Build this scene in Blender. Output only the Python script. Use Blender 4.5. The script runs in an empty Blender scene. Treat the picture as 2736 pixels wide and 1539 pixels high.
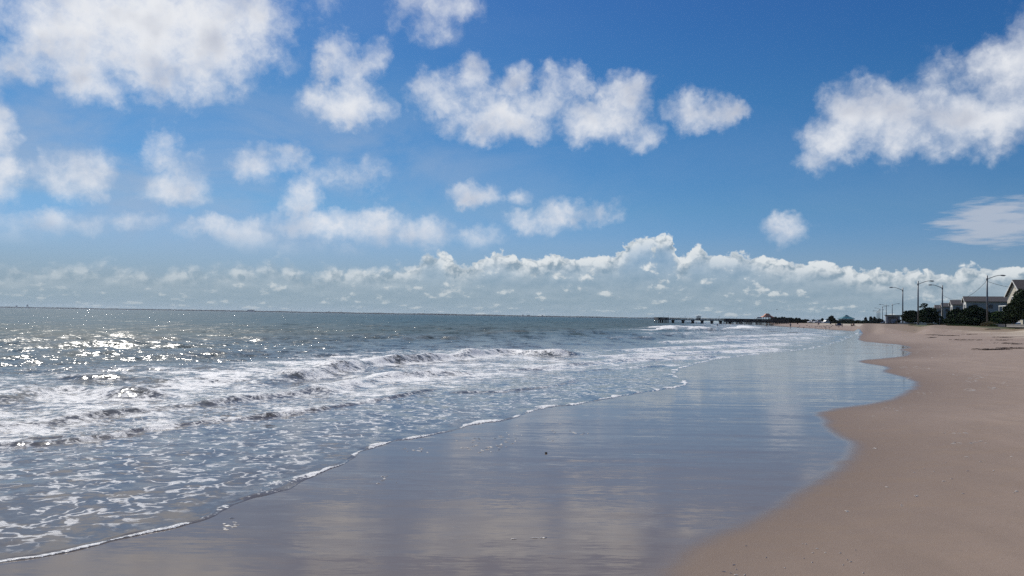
import bpy, bmesh, math, random
import numpy as np
from mathutils import Vector, Matrix, Euler

random.seed(7)
rng = np.random.default_rng(11)
SC = bpy.context.scene
COL = SC.collection

# ------------------------------------------------------------------ camera
F_PX, CX, CY = 2147.0, 1368.0, 769.5
CAMZ = 2.4
PITCH = math.atan(74.9 / 2147.0)
ROLL = math.radians(0.98)
fwd = Vector((0, math.cos(PITCH), math.sin(PITCH)))
up0 = Vector((0, -math.sin(PITCH), math.cos(PITCH)))
rt0 = Vector((1, 0, 0))
camR = rt0 * math.cos(ROLL) + up0 * math.sin(ROLL)
camU = up0 * math.cos(ROLL) - rt0 * math.sin(ROLL)
cam_data = bpy.data.cameras.new('camera')
cam = bpy.data.objects.new('camera', cam_data)
COL.objects.link(cam)
m = Matrix.Identity(4)
for i in range(3):
    m[i][0], m[i][1], m[i][2] = camR[i], camU[i], -fwd[i]
m[2][3] = CAMZ
cam.matrix_world = m
cam_data.sensor_width = 36
cam_data.lens = 36 * F_PX / 2736
cam_data.clip_start = 0.1
cam_data.clip_end = 60000
SC.camera = cam

def ray(U, V):
    d = fwd + camR * ((U - CX) / F_PX) - camU * ((V - CY) / F_PX)
    return d
def gp(U, V, z=0.0):
    """point at height z seen at photo pixel (U, V)"""
    d = ray(U, V)
    t = (z - CAMZ) / d.z
    return Vector((d.x * t, d.y * t, z))
def at(U, dist, z=0.0):
    """point at forward distance dist under photo column U"""
    d = ray(U, 850)
    return Vector((d.x / d.y * dist, dist, z))
def azel(U, V):
    d = ray(U, V).normalized()
    return math.degrees(math.atan2(d.x, d.y)), math.degrees(math.asin(d.z))

# ------------------------------------------------------------------ render settings
SUN_AZ, SUN_EL = math.radians(-30), math.radians(46)
SC.view_settings.view_transform = 'Standard'
SC.view_settings.look = 'None'
SC.view_settings.exposure = 0.0
SC.view_settings.gamma = 1.0
SC.view_settings.use_curve_mapping = False
SC.cycles.use_denoising = False
SC.cycles.max_bounces = 6
SC.cycles.sample_clamp_indirect = 4
SC.cycles.caustics_reflective = False
SC.cycles.caustics_refractive = False
SC.cycles.transparent_max_bounces = 8

# ------------------------------------------------------------------ node helper
class G:
    def __init__(s, nt):
        s.nt = nt
        s.n = nt.nodes
        s.l = nt.links
    def new(s, t, **kw):
        n = s.n.new(t)
        for k, v in kw.items():
            setattr(n, k, v)
        return n
    def put(s, sock, v):
        if isinstance(v, bpy.types.NodeSocket):
            s.l.new(v, sock)
        elif v is not None:
            if sock.type == 'RGBA' and len(v) == 3:
                v = (*v, 1)
            sock.default_value = v
    def m(s, op, a, b=None, c=None, clamp=False):
        n = s.new('ShaderNodeMath', operation=op, use_clamp=clamp)
        s.put(n.inputs[0], a)
        if b is not None: s.put(n.inputs[1], b)
        if c is not None: s.put(n.inputs[2], c)
        return n.outputs[0]
    def vm(s, op, a, b=None, c=None, scale=None):
        n = s.new('ShaderNodeVectorMath', operation=op)
        s.put(n.inputs[0], a)
        if b is not None: s.put(n.inputs[1], b)
        if c is not None: s.put(n.inputs[2], c)
        if scale is not None: s.put(n.inputs['Scale'], scale)
        return n.outputs['Value'] if op in ('LENGTH', 'DOT_PRODUCT', 'DISTANCE') else n.outputs[0]
    def ss(s, v, a, b, to0=0.0, to1=1.0, kind='SMOOTHSTEP'):
        n = s.new('ShaderNodeMapRange', interpolation_type=kind)
        s.put(n.inputs[0], v); s.put(n.inputs[1], a); s.put(n.inputs[2], b)
        s.put(n.inputs[3], to0); s.put(n.inputs[4], to1)
        return n.outputs[0]
    def xyz(s, x, y, z=0.0):
        n = s.new('ShaderNodeCombineXYZ')
        s.put(n.inputs[0], x); s.put(n.inputs[1], y); s.put(n.inputs[2], z)
        return n.outputs[0]
    def sep(s, v):
        n = s.new('ShaderNodeSeparateXYZ'); s.put(n.inputs[0], v)
        return n.outputs
    def noise(s, v, scale, detail=4, rough=0.5, dist=0.0, dims='3D', lac=2.0, color=False):
        n = s.new('ShaderNodeTexNoise', noise_dimensions=dims)
        s.put(n.inputs['Vector'], v)
        s.put(n.inputs['Scale'], scale); s.put(n.inputs['Detail'], detail)
        s.put(n.inputs['Roughness'], rough); s.put(n.inputs['Distortion'], dist)
        s.put(n.inputs['Lacunarity'], lac)
        return n.outputs[1] if color else n.outputs[0]
    def voro(s, v, scale, feature='F1', dims='2D', rand=1.0, out='Distance', detail=0):
        n = s.new('ShaderNodeTexVoronoi', voronoi_dimensions=dims, feature=feature)
        s.put(n.inputs['Vector'], v); s.put(n.inputs['Scale'], scale)
        s.put(n.inputs['Randomness'], rand)
        if detail: s.put(n.inputs['Detail'], detail)
        return n.outputs[out]
    def mix(s, f, a, b):
        n = s.new('ShaderNodeMix', data_type='RGBA')
        s.put(n.inputs[0], f); s.put(n.inputs[6], a); s.put(n.inputs[7], b)
        return n.outputs[2]
    def attr(s, name, out='Fac'):
        n = s.new('ShaderNodeAttribute'); n.attribute_name = name
        return n.outputs[out]

# ------------------------------------------------------------------ world
world = bpy.data.worlds.new('World')
SC.world = world
world.use_nodes = True
world.cycles.sampling_method = 'MANUAL'
world.cycles.sample_map_resolution = 512
g = G(world.node_tree)
g.n.clear()
wout = g.new('ShaderNodeOutputWorld')
bg = g.new('ShaderNodeBackground')
g.l.new(bg.outputs[0], wout.inputs[0])
WS = 0.1
bg.inputs[1].default_value = WS
sky = g.new('ShaderNodeTexSky', sky_type='NISHITA')
sky.sun_disc = False
sky.sun_elevation = SUN_EL
sky.sun_rotation = SUN_AZ
sky.altitude = 0
sky.air_density = 1.0
sky.dust_density = 0.6
sky.ozone_density = 2.0
tc = g.new('ShaderNodeTexCoord')
D = g.vm('NORMALIZE', tc.outputs['Generated'])
dx, dy, dz = g.sep(D)
AZ = g.m('MULTIPLY', g.m('ARCTAN2', dx, dy), 57.2958)
EL = g.m('MULTIPLY', g.m('ARCSINE', dz), 57.2958)
# sky colour: deep and saturated overhead, paler to the horizon
hs = g.new('ShaderNodeHueSaturation')
g.put(hs.inputs['Hue'], 0.5); g.put(hs.inputs['Saturation'], SKY_SAT if 'SKY_SAT' in globals() else 1.25)
g.put(hs.inputs['Value'], 1.07)
g.put(hs.inputs['Color'], sky.outputs[0])
tint = g.new('ShaderNodeMix', data_type='RGBA', blend_type='MULTIPLY')
g.put(tint.inputs[0], 1.0); g.put(tint.inputs[6], hs.outputs[0])
elr = g.new('ShaderNodeValToRGB')
g.put(elr.inputs[0], g.ss(EL, 0, 25, kind='LINEAR'))
cr = elr.color_ramp
cr.elements[0].position = 0.0; cr.elements[0].color = (0.36, 0.44, 0.80, 1)
cr.elements[1].position = 1.0; cr.elements[1].color = (0.21, 0.40, 0.64, 1)
e = cr.elements.new(0.3); e.color = (0.30, 0.48, 0.66, 1)
e = cr.elements.new(0.6); e.color = (0.215, 0.455, 0.63, 1)
g.l.new(elr.outputs[0], tint.inputs[7])
skyc = tint.outputs[2]

# domain warp shared by all clouds
P2 = g.xyz(AZ, EL, 0)
warp1 = g.vm('SUBTRACT', g.noise(P2, 0.32, 3, 0.6, color=True), (0.5, 0.5, 0.5))
warp2 = g.vm('SUBTRACT', g.noise(P2, 1.4, 3, 0.6, color=True), (0.5, 0.5, 0.5))
PW = g.vm('ADD', P2, g.vm('ADD', g.vm('SCALE', warp1, scale=1.7), g.vm('SCALE', warp2, scale=1.25)))

K = 2736 / 2576
BLOBS = [  # display x, y, rx, ry, strength
 (230,70,190,135,1.5),(450,70,210,140,1.6),(620,40,105,95,1.2),(440,200,130,55,1.1),(230,200,100,55,.9),
 (40,150,75,45,.55),(650,120,60,50,.3),(340,-120,420,120,1.2),
 (-5,320,50,75,1.0),(-5,420,48,60,.9),(0,485,50,35,.6),
 (185,440,85,55,.75),(405,395,40,60,.6),(435,465,75,38,.5),(480,425,40,28,.3),
 (715,390,55,30,.6),(650,410,60,25,.3),(1080,60,60,30,.3),
 (850,150,48,55,.9),(890,205,45,65,.9),(870,265,95,42,1.0),(930,160,30,35,.35),
 (1090,15,90,40,.65),(1110,235,65,48,.65),(1195,225,45,65,.9),(1260,305,120,48,1.1),(1290,215,35,45,.7),
 (1360,265,70,38,.9),(1420,215,60,42,.9),(1490,305,85,45,1.0),(1570,270,70,68,1.1),(1625,330,38,32,.5),
 (1775,288,70,40,.9),(1830,285,42,22,.7),(1730,270,50,25,.3),
 (2170,290,95,85,1.2),(2105,350,75,55,1.0),(2300,310,160,75,1.2),(2460,300,150,72,1.2),(2530,200,90,85,1.1),
 (2660,180,150,140,1.4),(2045,415,38,22,.4),(2380,215,80,50,.35),
 (1197,487,52,28,.9),(1310,495,30,18,.5),(1340,558,60,26,.7),(1440,532,85,30,.75),
 (755,500,50,48,.9),(830,565,125,38,1.0),(945,570,85,40,.9),(1060,588,75,38,.95),
 (525,580,75,26,.8),(620,592,80,36,.85),(710,622,70,20,.4),(1978,575,55,30,.7),(870,625,35,12,.4),(1200,600,50,20,.3),
 (370,560,60,18,.4),(120,560,90,20,.35),(20,600,90,45,.5),(890,440,50,20,.15),
]
field = None
for (x, y, rx, ry, s) in BLOBS:
    a, e_ = azel(x * K, y * K)
    cs = math.cos(math.radians(e_))
    kx = 57.3 / F_PX * K * math.cos(math.radians(a)) ** 2
    ky = 57.3 / F_PX * K * math.cos(math.radians(a))
    rxd, ryd = rx * kx * 1.18, ry * ky * 1.18
    q = g.vm('MULTIPLY_ADD', PW, (1 / rxd, 1 / ryd, 0), (-a / rxd, -e_ / ryd, 0))
    d2 = g.vm('DOT_PRODUCT', q, q)
    b = g.m('MULTIPLY_ADD', d2, -s, s)
    field = b if field is None else g.m('SMOOTH_MAX', field, b, 0.25)
field = g.m('MAXIMUM', field, -1.2)

def fbm_pair(scale, detail, rough, off):
    a = g.noise(P2, scale, detail, rough)
    b = g.noise(g.vm('ADD', P2, off), scale, detail, rough)
    return a, b
n1, n1b = fbm_pair(0.46, 9, 0.50, (-0.9, 1.3, 0))
dens = g.m('ADD', field, g.m('MULTIPLY', g.m('SUBTRACT', n1, 0.5), 2.9))
wisp = g.noise(PW, 1.6, 6, 0.62, dist=0.3)
alphaA = g.ss(g.m('ADD', dens, g.m('MULTIPLY', g.m('SUBTRACT', wisp, 0.5), 0.9)), -0.60, 1.75)
relief = g.m('SUBTRACT', g.noise(P2, 0.26, 3, 0.45), g.noise(g.vm('ADD', P2, (-1.0, 1.5, 0)), 0.26, 3, 0.45))
core = g.ss(dens, 0.6, 2.2)
litA = g.m('ADD', 0.955, g.m('MULTIPLY', relief, 0.62))
litA = g.m('SUBTRACT', litA, g.m('MULTIPLY', core, 0.16))
litA = g.m('MINIMUM', g.m('MAXIMUM', litA, 0.55), 1.05)
basesh = g.ss(g.m('SUBTRACT', g.noise(g.vm('ADD', P2, (0, 1.4, 0)), 0.16, 3, 0.5), g.noise(g.vm('ADD', P2, (0, -1.4, 0)), 0.16, 3, 0.5)), -0.12, 0.12, -0.07, 0.05)
litA = g.m('ADD', litA, basesh)
colA = g.mix(g.ss(litA, 0.6, 0.98), (0.44, 0.48, 0.58), (0.80, 0.82, 0.86))
colA = g.vm('SCALE', colA, scale=1 / WS)

# thin veil on the left and low down
veil = g.noise(g.vm('MULTIPLY', P2, (0.5, 1.2, 1)), 0.16, 5, 0.6, dist=0.4)
veilm = g.m('MULTIPLY', g.ss(veil, 0.34, 0.66), g.ss(AZ, 14, -20, 0.12, 1.0))
veilm = g.m('MULTIPLY', veilm, g.m('MULTIPLY', g.ss(EL, 2.5, 6.0), g.ss(EL, 17.5, 10.0, 0.12, 1.0)))
skyv = g.mix(g.m('MULTIPLY', veilm, 0.55), skyc, (0.36 / WS, 0.45 / WS, 0.60 / WS))

# streaky cirrus patch at the right
ca, ce = azel(2540 * K, 560 * K)
cq = g.vm('MULTIPLY_ADD', P2, (1 / 5.0, 1 / 1.75, 0), (-ca / 5.0, -ce / 1.75, 0))
cirn = g.noise(g.vm('MULTIPLY', P2, (0.35, 2.4, 1)), 0.9, 6, 0.6)
cir = g.m('ADD', g.m('SUBTRACT', 0.75, g.vm('DOT_PRODUCT', cq, cq)), g.m('MULTIPLY', g.m('SUBTRACT', cirn, 0.5), 2.6))
skyv = g.mix(g.m('MULTIPLY', g.ss(cir, -0.1, 0.7), 0.75), skyv, (0.50 / WS, 0.54 / WS, 0.62 / WS))

# low cumulus bank along the horizon: top edge follows a curve over azimuth
TOP = [(-400,655),(0,650),(200,640),(400,655),(520,650),(620,650),(690,635),(760,660),(900,655),(1030,650),(1100,618),(1150,655),(1250,622),
 (1330,640),(1400,632),(1470,628),(1520,630),(1570,605),(1640,572),(1690,582),(1720,640),(1750,606),(1800,612),(1860,612),(1950,638),(2050,640),
 (2120,650),(2190,672),(2260,665),(2340,672),(2400,668),(2480,655),(2576,655),(2900,650)]
fc = g.new('ShaderNodeFloatCurve')
cm = fc.mapping
cm.use_clip = False
pts = []
for (x, y) in TOP:
    a, e_ = azel(x * K, y * K)
    pts.append(((a + 45) / 90, e_ / 10))
c0 = cm.curves[0]
c0.points[0].location = (0.0, pts[0][1]); c0.points[1].location = (1.0, pts[-1][1])
for p in pts:
    c0.points.new(*p)
cm.update()
AZp = g.sep(PW)[0]
g.put(fc.inputs['Value'], g.m('DIVIDE', g.m('ADD', g.m('ADD', AZ, g.m('MULTIPLY', g.sep(warp2)[0], 1.2)), 45.0), 90.0, clamp=True))
topel = g.m('MULTIPLY', fc.outputs[0], 10.0)
# billowing lumps: fractal cell noise, lit from the upper left by comparing a shifted sample
def puffs(P, scale, off, det=3):
    w = g.vm('ADD', P, g.vm('SCALE', g.vm('SUBTRACT', g.noise(P, scale * 2.2, 3, 0.6, color=True), (0.5, 0.5, 0.5)), scale=0.45 / scale))
    def one(Q):
        n = g.new('ShaderNodeTexVoronoi', voronoi_dimensions='2D', feature='F1')
        g.put(n.inputs['Vector'], Q); g.put(n.inputs['Scale'], scale)
        g.put(n.inputs['Detail'], det); g.put(n.inputs['Roughness'], 0.55); g.put(n.inputs['Lacunarity'], 2.1)
        return n.outputs['Distance']
    a, b = one(w), one(g.vm('ADD', w, off))
    return g.m('SUBTRACT', 0.5, a), g.m('SUBTRACT', b, a)
lump = g.noise(P2, 0.55, 5, 0.55)
pf, rl = puffs(g.vm('MULTIPLY', P2, (0.8, 1.0, 1)), 0.62, (-0.22, 0.34, 0))
YL = g.m('MULTIPLY', g.m('LOGARITHM', g.m('ADD', g.m('MAXIMUM', EL, 0.0), 0.9), 2.71828), 3.4)
PL = g.xyz(g.m('MULTIPLY', AZ, 0.75), YL, 3.0)
pf2, rl2 = puffs(PL, 0.95, (-0.12, 0.28, 0), 4)
lumpL = g.noise(g.vm('MULTIPLY', PL, (0.6, 1.0, 1)), 0.7, 6, 0.6)
dtop = g.m('SUBTRACT', topel, EL)
edge = g.m('ADD', g.m('MULTIPLY', dtop, 1.5), g.m('ADD', g.m('MULTIPLY', g.m('SUBTRACT', lump, 0.5), 2.2), g.m('MULTIPLY', pf, 1.3)))
alB = g.ss(edge, 0.0, g.ss(AZ, 0, -20, 0.4, 2.2))
deep = g.ss(dtop, 0.5, 2.4)
gapn = g.m('ADD', g.m('MULTIPLY', g.m('SUBTRACT', lumpL, 0.5), 2.4), g.m('MULTIPLY', pf2, 0.9))
openm = g.ss(gapn, 0.25, -0.15)
alB = g.m('MULTIPLY', alB, g.m('SUBTRACT', 1.0, g.m('MULTIPLY', deep, g.m('MULTIPLY', openm, 0.8))))
litT = g.m('ADD', 0.60, g.m('ADD', g.m('MULTIPLY', rl, 2.0), g.m('MULTIPLY', g.m('SUBTRACT', lump, g.noise(g.vm('ADD', P2, (-0.5, 0.9, 0)), 0.55, 5, 0.55)), 1.6)))
litD = g.m('ADD', 0.52, g.m('ADD', g.m('MULTIPLY', rl2, 0.6), g.m('MULTIPLY', g.m('SUBTRACT', lumpL, g.noise(g.vm('ADD', g.vm('MULTIPLY', PL, (0.6, 1.0, 1)), (-0.1, 0.6, 0)), 0.7, 6, 0.6)), 2.2)))
litB = g.m('ADD', g.m('MULTIPLY', litT, g.m('SUBTRACT', 1.0, deep)), g.m('MULTIPLY', litD, deep), clamp=True)
litB = g.m('MAXIMUM', litB, g.ss(edge, 0.8, 0.1, 0.0, 0.9))
colB = g.mix(litB, (0.26, 0.35, 0.43), (0.74, 0.78, 0.80))
left = g.ss(AZ, 0, -24)
colB = g.mix(g.m('MULTIPLY', left, 0.16), colB, (0.40, 0.48, 0.56))
hz = g.ss(EL, 4.0, 0.0, 0.0, 0.62)
hazec = (0.32, 0.405, 0.455)
colB = g.mix(hz, colB, hazec)
colB = g.vm('SCALE', colB, scale=1 / WS)
skyl = g.mix(g.ss(EL, 6.5, 0.0, 0.0, 0.95), skyv, tuple(c / WS for c in (0.25, 0.36, 0.45)))
skyB = g.mix(g.m('MULTIPLY', alB, g.ss(AZ, 0, -26, 0.97, 0.85)), skyl, colB)
final = g.mix(g.m('MULTIPLY', alphaA, g.ss(EL, 3.5, 6.0)), skyB, colA)
g.l.new(final, bg.inputs[0])

# ------------------------------------------------------------------ sun
sd = bpy.data.lights.new('sun', 'SUN')
sd.energy = 4.2
sd.angle = math.radians(0.5)
sd.color = (1.0, 0.95, 0.87)
sun = bpy.data.objects.new('sun', sd)
COL.objects.link(sun)
sv = Vector((math.sin(SUN_AZ) * math.cos(SUN_EL), math.cos(SUN_AZ) * math.cos(SUN_EL), math.sin(SUN_EL)))
sun.rotation_euler = sv.to_track_quat('Z', 'Y').to_euler()
sun.location = (0, 0, 60)
# ------------------------------------------------------------------ numpy noise and geometry tools
def _hash(ix, iy, seed):
    h = (ix.astype(np.int64) * 374761393 + iy.astype(np.int64) * 668265263 + seed * 1274126177) & 0xffffffff
    h = ((h ^ (h >> 13)) * 1103515245) & 0xffffffff
    return (h ^ (h >> 16)) & 0xffff
def gnoise(x, y, seed=0):
    ix, iy = np.floor(x), np.floor(y)
    fx, fy = x - ix, y - iy
    ux, uy = fx * fx * fx * (fx * (fx * 6 - 15) + 10), fy * fy * fy * (fy * (fy * 6 - 15) + 10)
    def gr(dx_, dy_):
        a = _hash(ix + dx_, iy + dy_, seed) * (2 * math.pi / 65536)
        return np.cos(a) * (fx - dx_) + np.sin(a) * (fy - dy_)
    a, b, c, d = gr(0, 0), gr(1, 0), gr(0, 1), gr(1, 1)
    return (a + (b - a) * ux) * (1 - uy) + (c + (d - c) * ux) * uy      # about -0.7 .. 0.7
def fbm(x, y, octv=4, seed=0, rough=0.5):
    s, a, t = 0, 1.0, 0
    for o in range(octv):
        s = s + a * gnoise(x * 2 ** o, y * 2 ** o, seed + o * 17)
        t += a
        a *= rough
    return s / t * 1.5
def sstep(x, a, b):
    t = np.clip((x - a) / (b - a), 0, 1)
    return t * t * (3 - 2 * t)
def poly_dist(px, py, pts, chunk=60000):
    """unsigned distance, side (+ = left of the line), param 0..1 along, for every point"""
    P = np.array([(p[0], p[1]) for p in pts], float)
    A, B = P[:-1], P[1:]
    AB = B - A
    L = np.hypot(AB[:, 0], AB[:, 1])
    cum = np.concatenate([[0], np.cumsum(L)])
    d_out, s_out, t_out = np.empty(len(px)), np.empty(len(px)), np.empty(len(px))
    for i in range(0, len(px), chunk):
        x, y = px[i:i + chunk, None], py[i:i + chunk, None]
        ax, ay = x - A[:, 0], y - A[:, 1]
        t = np.clip((ax * AB[:, 0] + ay * AB[:, 1]) / np.maximum(L ** 2, 1e-9), 0, 1)
        ex, ey = ax - t * AB[:, 0], ay - t * AB[:, 1]
        dd = ex * ex + ey * ey
        j = dd.argmin(1)
        r = np.arange(len(j))
        d_out[i:i + chunk] = np.sqrt(dd[r, j])
        s_out[i:i + chunk] = np.sign(AB[j, 0] * ay[r, j] - AB[j, 1] * ax[r, j])
        t_out[i:i + chunk] = (cum[j] + t[r, j] * L[j]) / cum[-1]
    return d_out, s_out, t_out, cum[-1]
def inside(px, py, poly):
    P = np.array([(p[0], p[1]) for p in poly], float)
    r = np.zeros(len(px), bool)
    for (x0, y0), (x1, y1) in zip(P, np.roll(P, -1, 0)):
        if y0 == y1: continue
        c = ((y0 > py) != (y1 > py)) & (px < (x1 - x0) * (py - y0) / (y1 - y0) + x0)
        r ^= c
    return r
def smooth_line(pts, n=3):
    P = [Vector((p[0], p[1])) for p in pts]
    for _ in range(n):
        Q = [P[0]]
        for a, b in zip(P[:-1], P[1:]):
            Q += [a * .75 + b * .25, a * .25 + b * .75]
        Q.append(P[-1])
        P = Q
    return P
def px_line(lst, z=0.0, n=1):
    return smooth_line([gp(u, v, z) for u, v in lst], n)

# shore lines read off the place (photo pixels -> ground)
WATER_PX = [(-420,1590),(0,1501),(78,1494),(155,1477),(248,1459),(310,1445),(388,1426),(466,1406),(550,1381),(590,1361),(652,1342),(724,1320),(798,1296),
 (850,1270),(900,1252),(930,1237),(950,1216),(975,1203),(1020,1188),(1065,1178),(1110,1172),(1170,1158),(1215,1150),(1245,1138),(1285,1129),(1330,1126),
 (1375,1117),(1412,1103),(1460,1090),(1530,1083),(1580,1074),(1640,1061),(1700,1051),(1770,1042),(1820,1032),(1845,1024),(1820,1012),(1800,1000),(1810,988),(1858,974),(1880,966),
 (1938,956),(2000,949),(2054,942),(2127,936),(2181,929),(2210,921),(2236,914),(2262,906),(2278,899),(2290,892),(2300,888.5),(2280,886.5),(2240,884),(2192,880),(2132,876),(2080,872),(2040,868.5)]
WET_PX = [(1350,2300),(1700,1680),(1805,1539),(1859,1476),(1960,1428),(2050,1392),(2112,1360),(2145,1334),(2181,1309),(2229,1280),(2265,1251),(2298,1225),(2312,1207),(2312,1194),
 (2294,1176),(2261,1160),(2245,1138),(2228,1116),(2207,1101),(2254,1092),(2327,1082),(2400,1069),(2443,1051),(2465,1027),(2454,1016),(2418,1005),(2370,994),(2381,982),
 (2340,974),(2295,966),(2309,961),(2381,958),(2425,952),(2442,945),(2430,938),(2395,935),(2440,929),(2418,922),(2367,917),(2310,912),(2296,905),(2300,898),(2312,890),(2300,886),(2240,882),(2132,875),(2040,868)]
waterline = px_line(WATER_PX, 0.0, 2)
wetline = px_line(WET_PX, 0.06, 2)
pier_end = Vector((150, 452))
waterline += [Vector((165, 560)), Vector((210, 900)), Vector((500, 2400)), Vector((2500, 7000)), Vector((5200, 9200))]
wetline[-1] = Vector((153, 452))
wetline += [Vector((168, 560)), Vector((213, 900)), Vector((503, 2400)), Vector((2503, 7000)), Vector((5203, 9200))]
w0, w1 = waterline[0], waterline[1]
waterline = [Vector((-60, -14)), Vector((-14, 2.0))] + waterline
sea_poly = waterline + [Vector((-9500, 9200)), Vector((-9500, -14))]
wetline = [Vector((-4, -60)), Vector((-0.6, -4))] + wetline
dry_poly = wetline + [Vector((9500, 9200)), Vector((9500, -60))]

def prom_z(y):
    return 2.08 - 0.50 * sstep(y, 195, 330)

def beach_z(px, py, dw, dd):
    """dw: signed distance to the water line (+ landward); dd: signed distance to the wet line (+ dry side)"""
    z = np.where(dw < 0, 0.035 * dw, 0.007 * np.minimum(dw, 12))
    z = np.maximum(z, -1.2)
    ddp = np.maximum(dd, 0)
    z = z + 0.05 * ddp * sstep(ddp, 0, 1.5)
    return np.minimum(z, 1.30 + 0 * z) if np.ndim(z) else min(z, 1.30)

def make_grid(azs, rs):
    A, R = np.meshgrid(azs, rs)
    return (np.sin(A) * R).ravel(), (np.cos(A) * R).ravel(), A.shape
def grid_mesh(name, X, Y, Z, shape, keep=None, attrs={}):
    nr, nc = shape
    idx = np.arange(nr * nc).reshape(nr, nc)
    f = np.stack([idx[:-1, :-1], idx[:-1, 1:], idx[1:, 1:], idx[1:, :-1]], -1).reshape(-1, 4)
    if keep is not None:
        f = f[keep[f].any(1)]
    used = np.zeros(len(X), bool); used[f.ravel()] = True
    remap = np.cumsum(used) - 1
    f = remap[f]
    me = bpy.data.meshes.new(name)
    me.vertices.add(int(used.sum()))
    me.vertices.foreach_set('co', np.stack([X[used], Y[used], Z[used]], -1).astype(np.float32).ravel())
    me.loops.add(f.size)
    me.loops.foreach_set('vertex_index', f.ravel().astype(np.int32))
    me.polygons.add(len(f))
    me.polygons.foreach_set('loop_start', np.arange(0, f.size, 4, dtype=np.int32))
    me.polygons.foreach_set('use_smooth', np.ones(len(f), bool))
    me.update(calc_edges=True)
    for k, v in attrs.items():
        a = me.attributes.new(k, 'FLOAT', 'POINT')
        a.data.foreach_set('value', v[used].astype(np.float32))
    o = bpy.data.objects.new(name, me)
    COL.objects.link(o)
    return o

def dist_rows(tmax, tmin_r, steps):
    """distances from the viewer's foot whose spacing grows with distance"""
    t = tmax
    out = []
    while t > CAMZ / tmin_r:
        out.append(CAMZ / t)
        r = CAMZ / t
        st = steps[-1][1]
        for lim, s_ in steps:
            if r < lim:
                st = s_
                break
        t -= st
    out.append(tmin_r)
    return np.array(out)

# ------------------------------------------------------------------ sea surface
SEA_R = 8200.0
rs = dist_rows(1.3, SEA_R, [(4.5, 0.02), (6.5, 0.004), (30, 0.00072), (220, 0.00040), (1e9, 0.0006)])
azs = np.radians(np.concatenate([np.arange(-60, -35, 0.4), np.arange(-35, 25.5, 0.078)]))
X, Y, shp = make_grid(azs, rs)
R = np.hypot(X, Y)
dr = np.repeat(np.gradient(rs), len(azs))
def wobble(x, y):
    k = np.clip(np.hypot(x, y) / 60, .15, 1)
    return .16 * fbm(x * .9, y * .9, 3, 201) + k * .35 * fbm(x * .25, y * .25, 3, 202)
dW, sW, tW, _ = poly_dist(X, Y, waterline)
inn = inside(X, Y, sea_poly)
S = np.where(inn, dW, -dW) + wobble(X, Y)                      # + seaward
keep = S > -0.35
print('sea verts', len(X), 'kept', keep.sum())

# open-water chop: many small travelling waves, fading to ripples at the beach
H = np.zeros_like(X)
ramp = sstep(S, 2, 45)
wrng = np.random.default_rng(5)
specs = [(13, .085, 5), (8, .055, 6), (4.8, .042, 8), (2.8, .028, 9), (1.6, .017, 10), (0.9, .0095, 10), (0.5, .0048, 9)]
main_dir = math.radians(205)        # waves travel toward the beach, down and to the right
for lam0, amp, nn in specs:
    for _ in range(nn):
        lam = lam0 * wrng.uniform(.75, 1.3)
        th = math.radians(-62) + wrng.normal(0, .45 if lam0 > 4 else .8)
        k = 2 * math.pi / lam
        ph = wrng.uniform(0, 6.28)
        mod = 0.6 + 0.8 * np.sin(X * wrng.uniform(.02, .06) + Y * wrng.uniform(.02, .06) + wrng.uniform(0, 6))
        aa = sstep(lam / np.maximum(dr, 1e-3), 1.6, 4)
        loc = ramp if lam0 > 1.2 else np.maximum(ramp, 0.10 * sstep(S, 0.3, 5))
        arg = k * (X * math.cos(th) + Y * math.sin(th)) + ph
        w = np.sin(arg)
        H += amp * aa * loc * mod * (w + 0.28 * np.cos(2 * arg)) * 1.2
H *= 0.72

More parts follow.
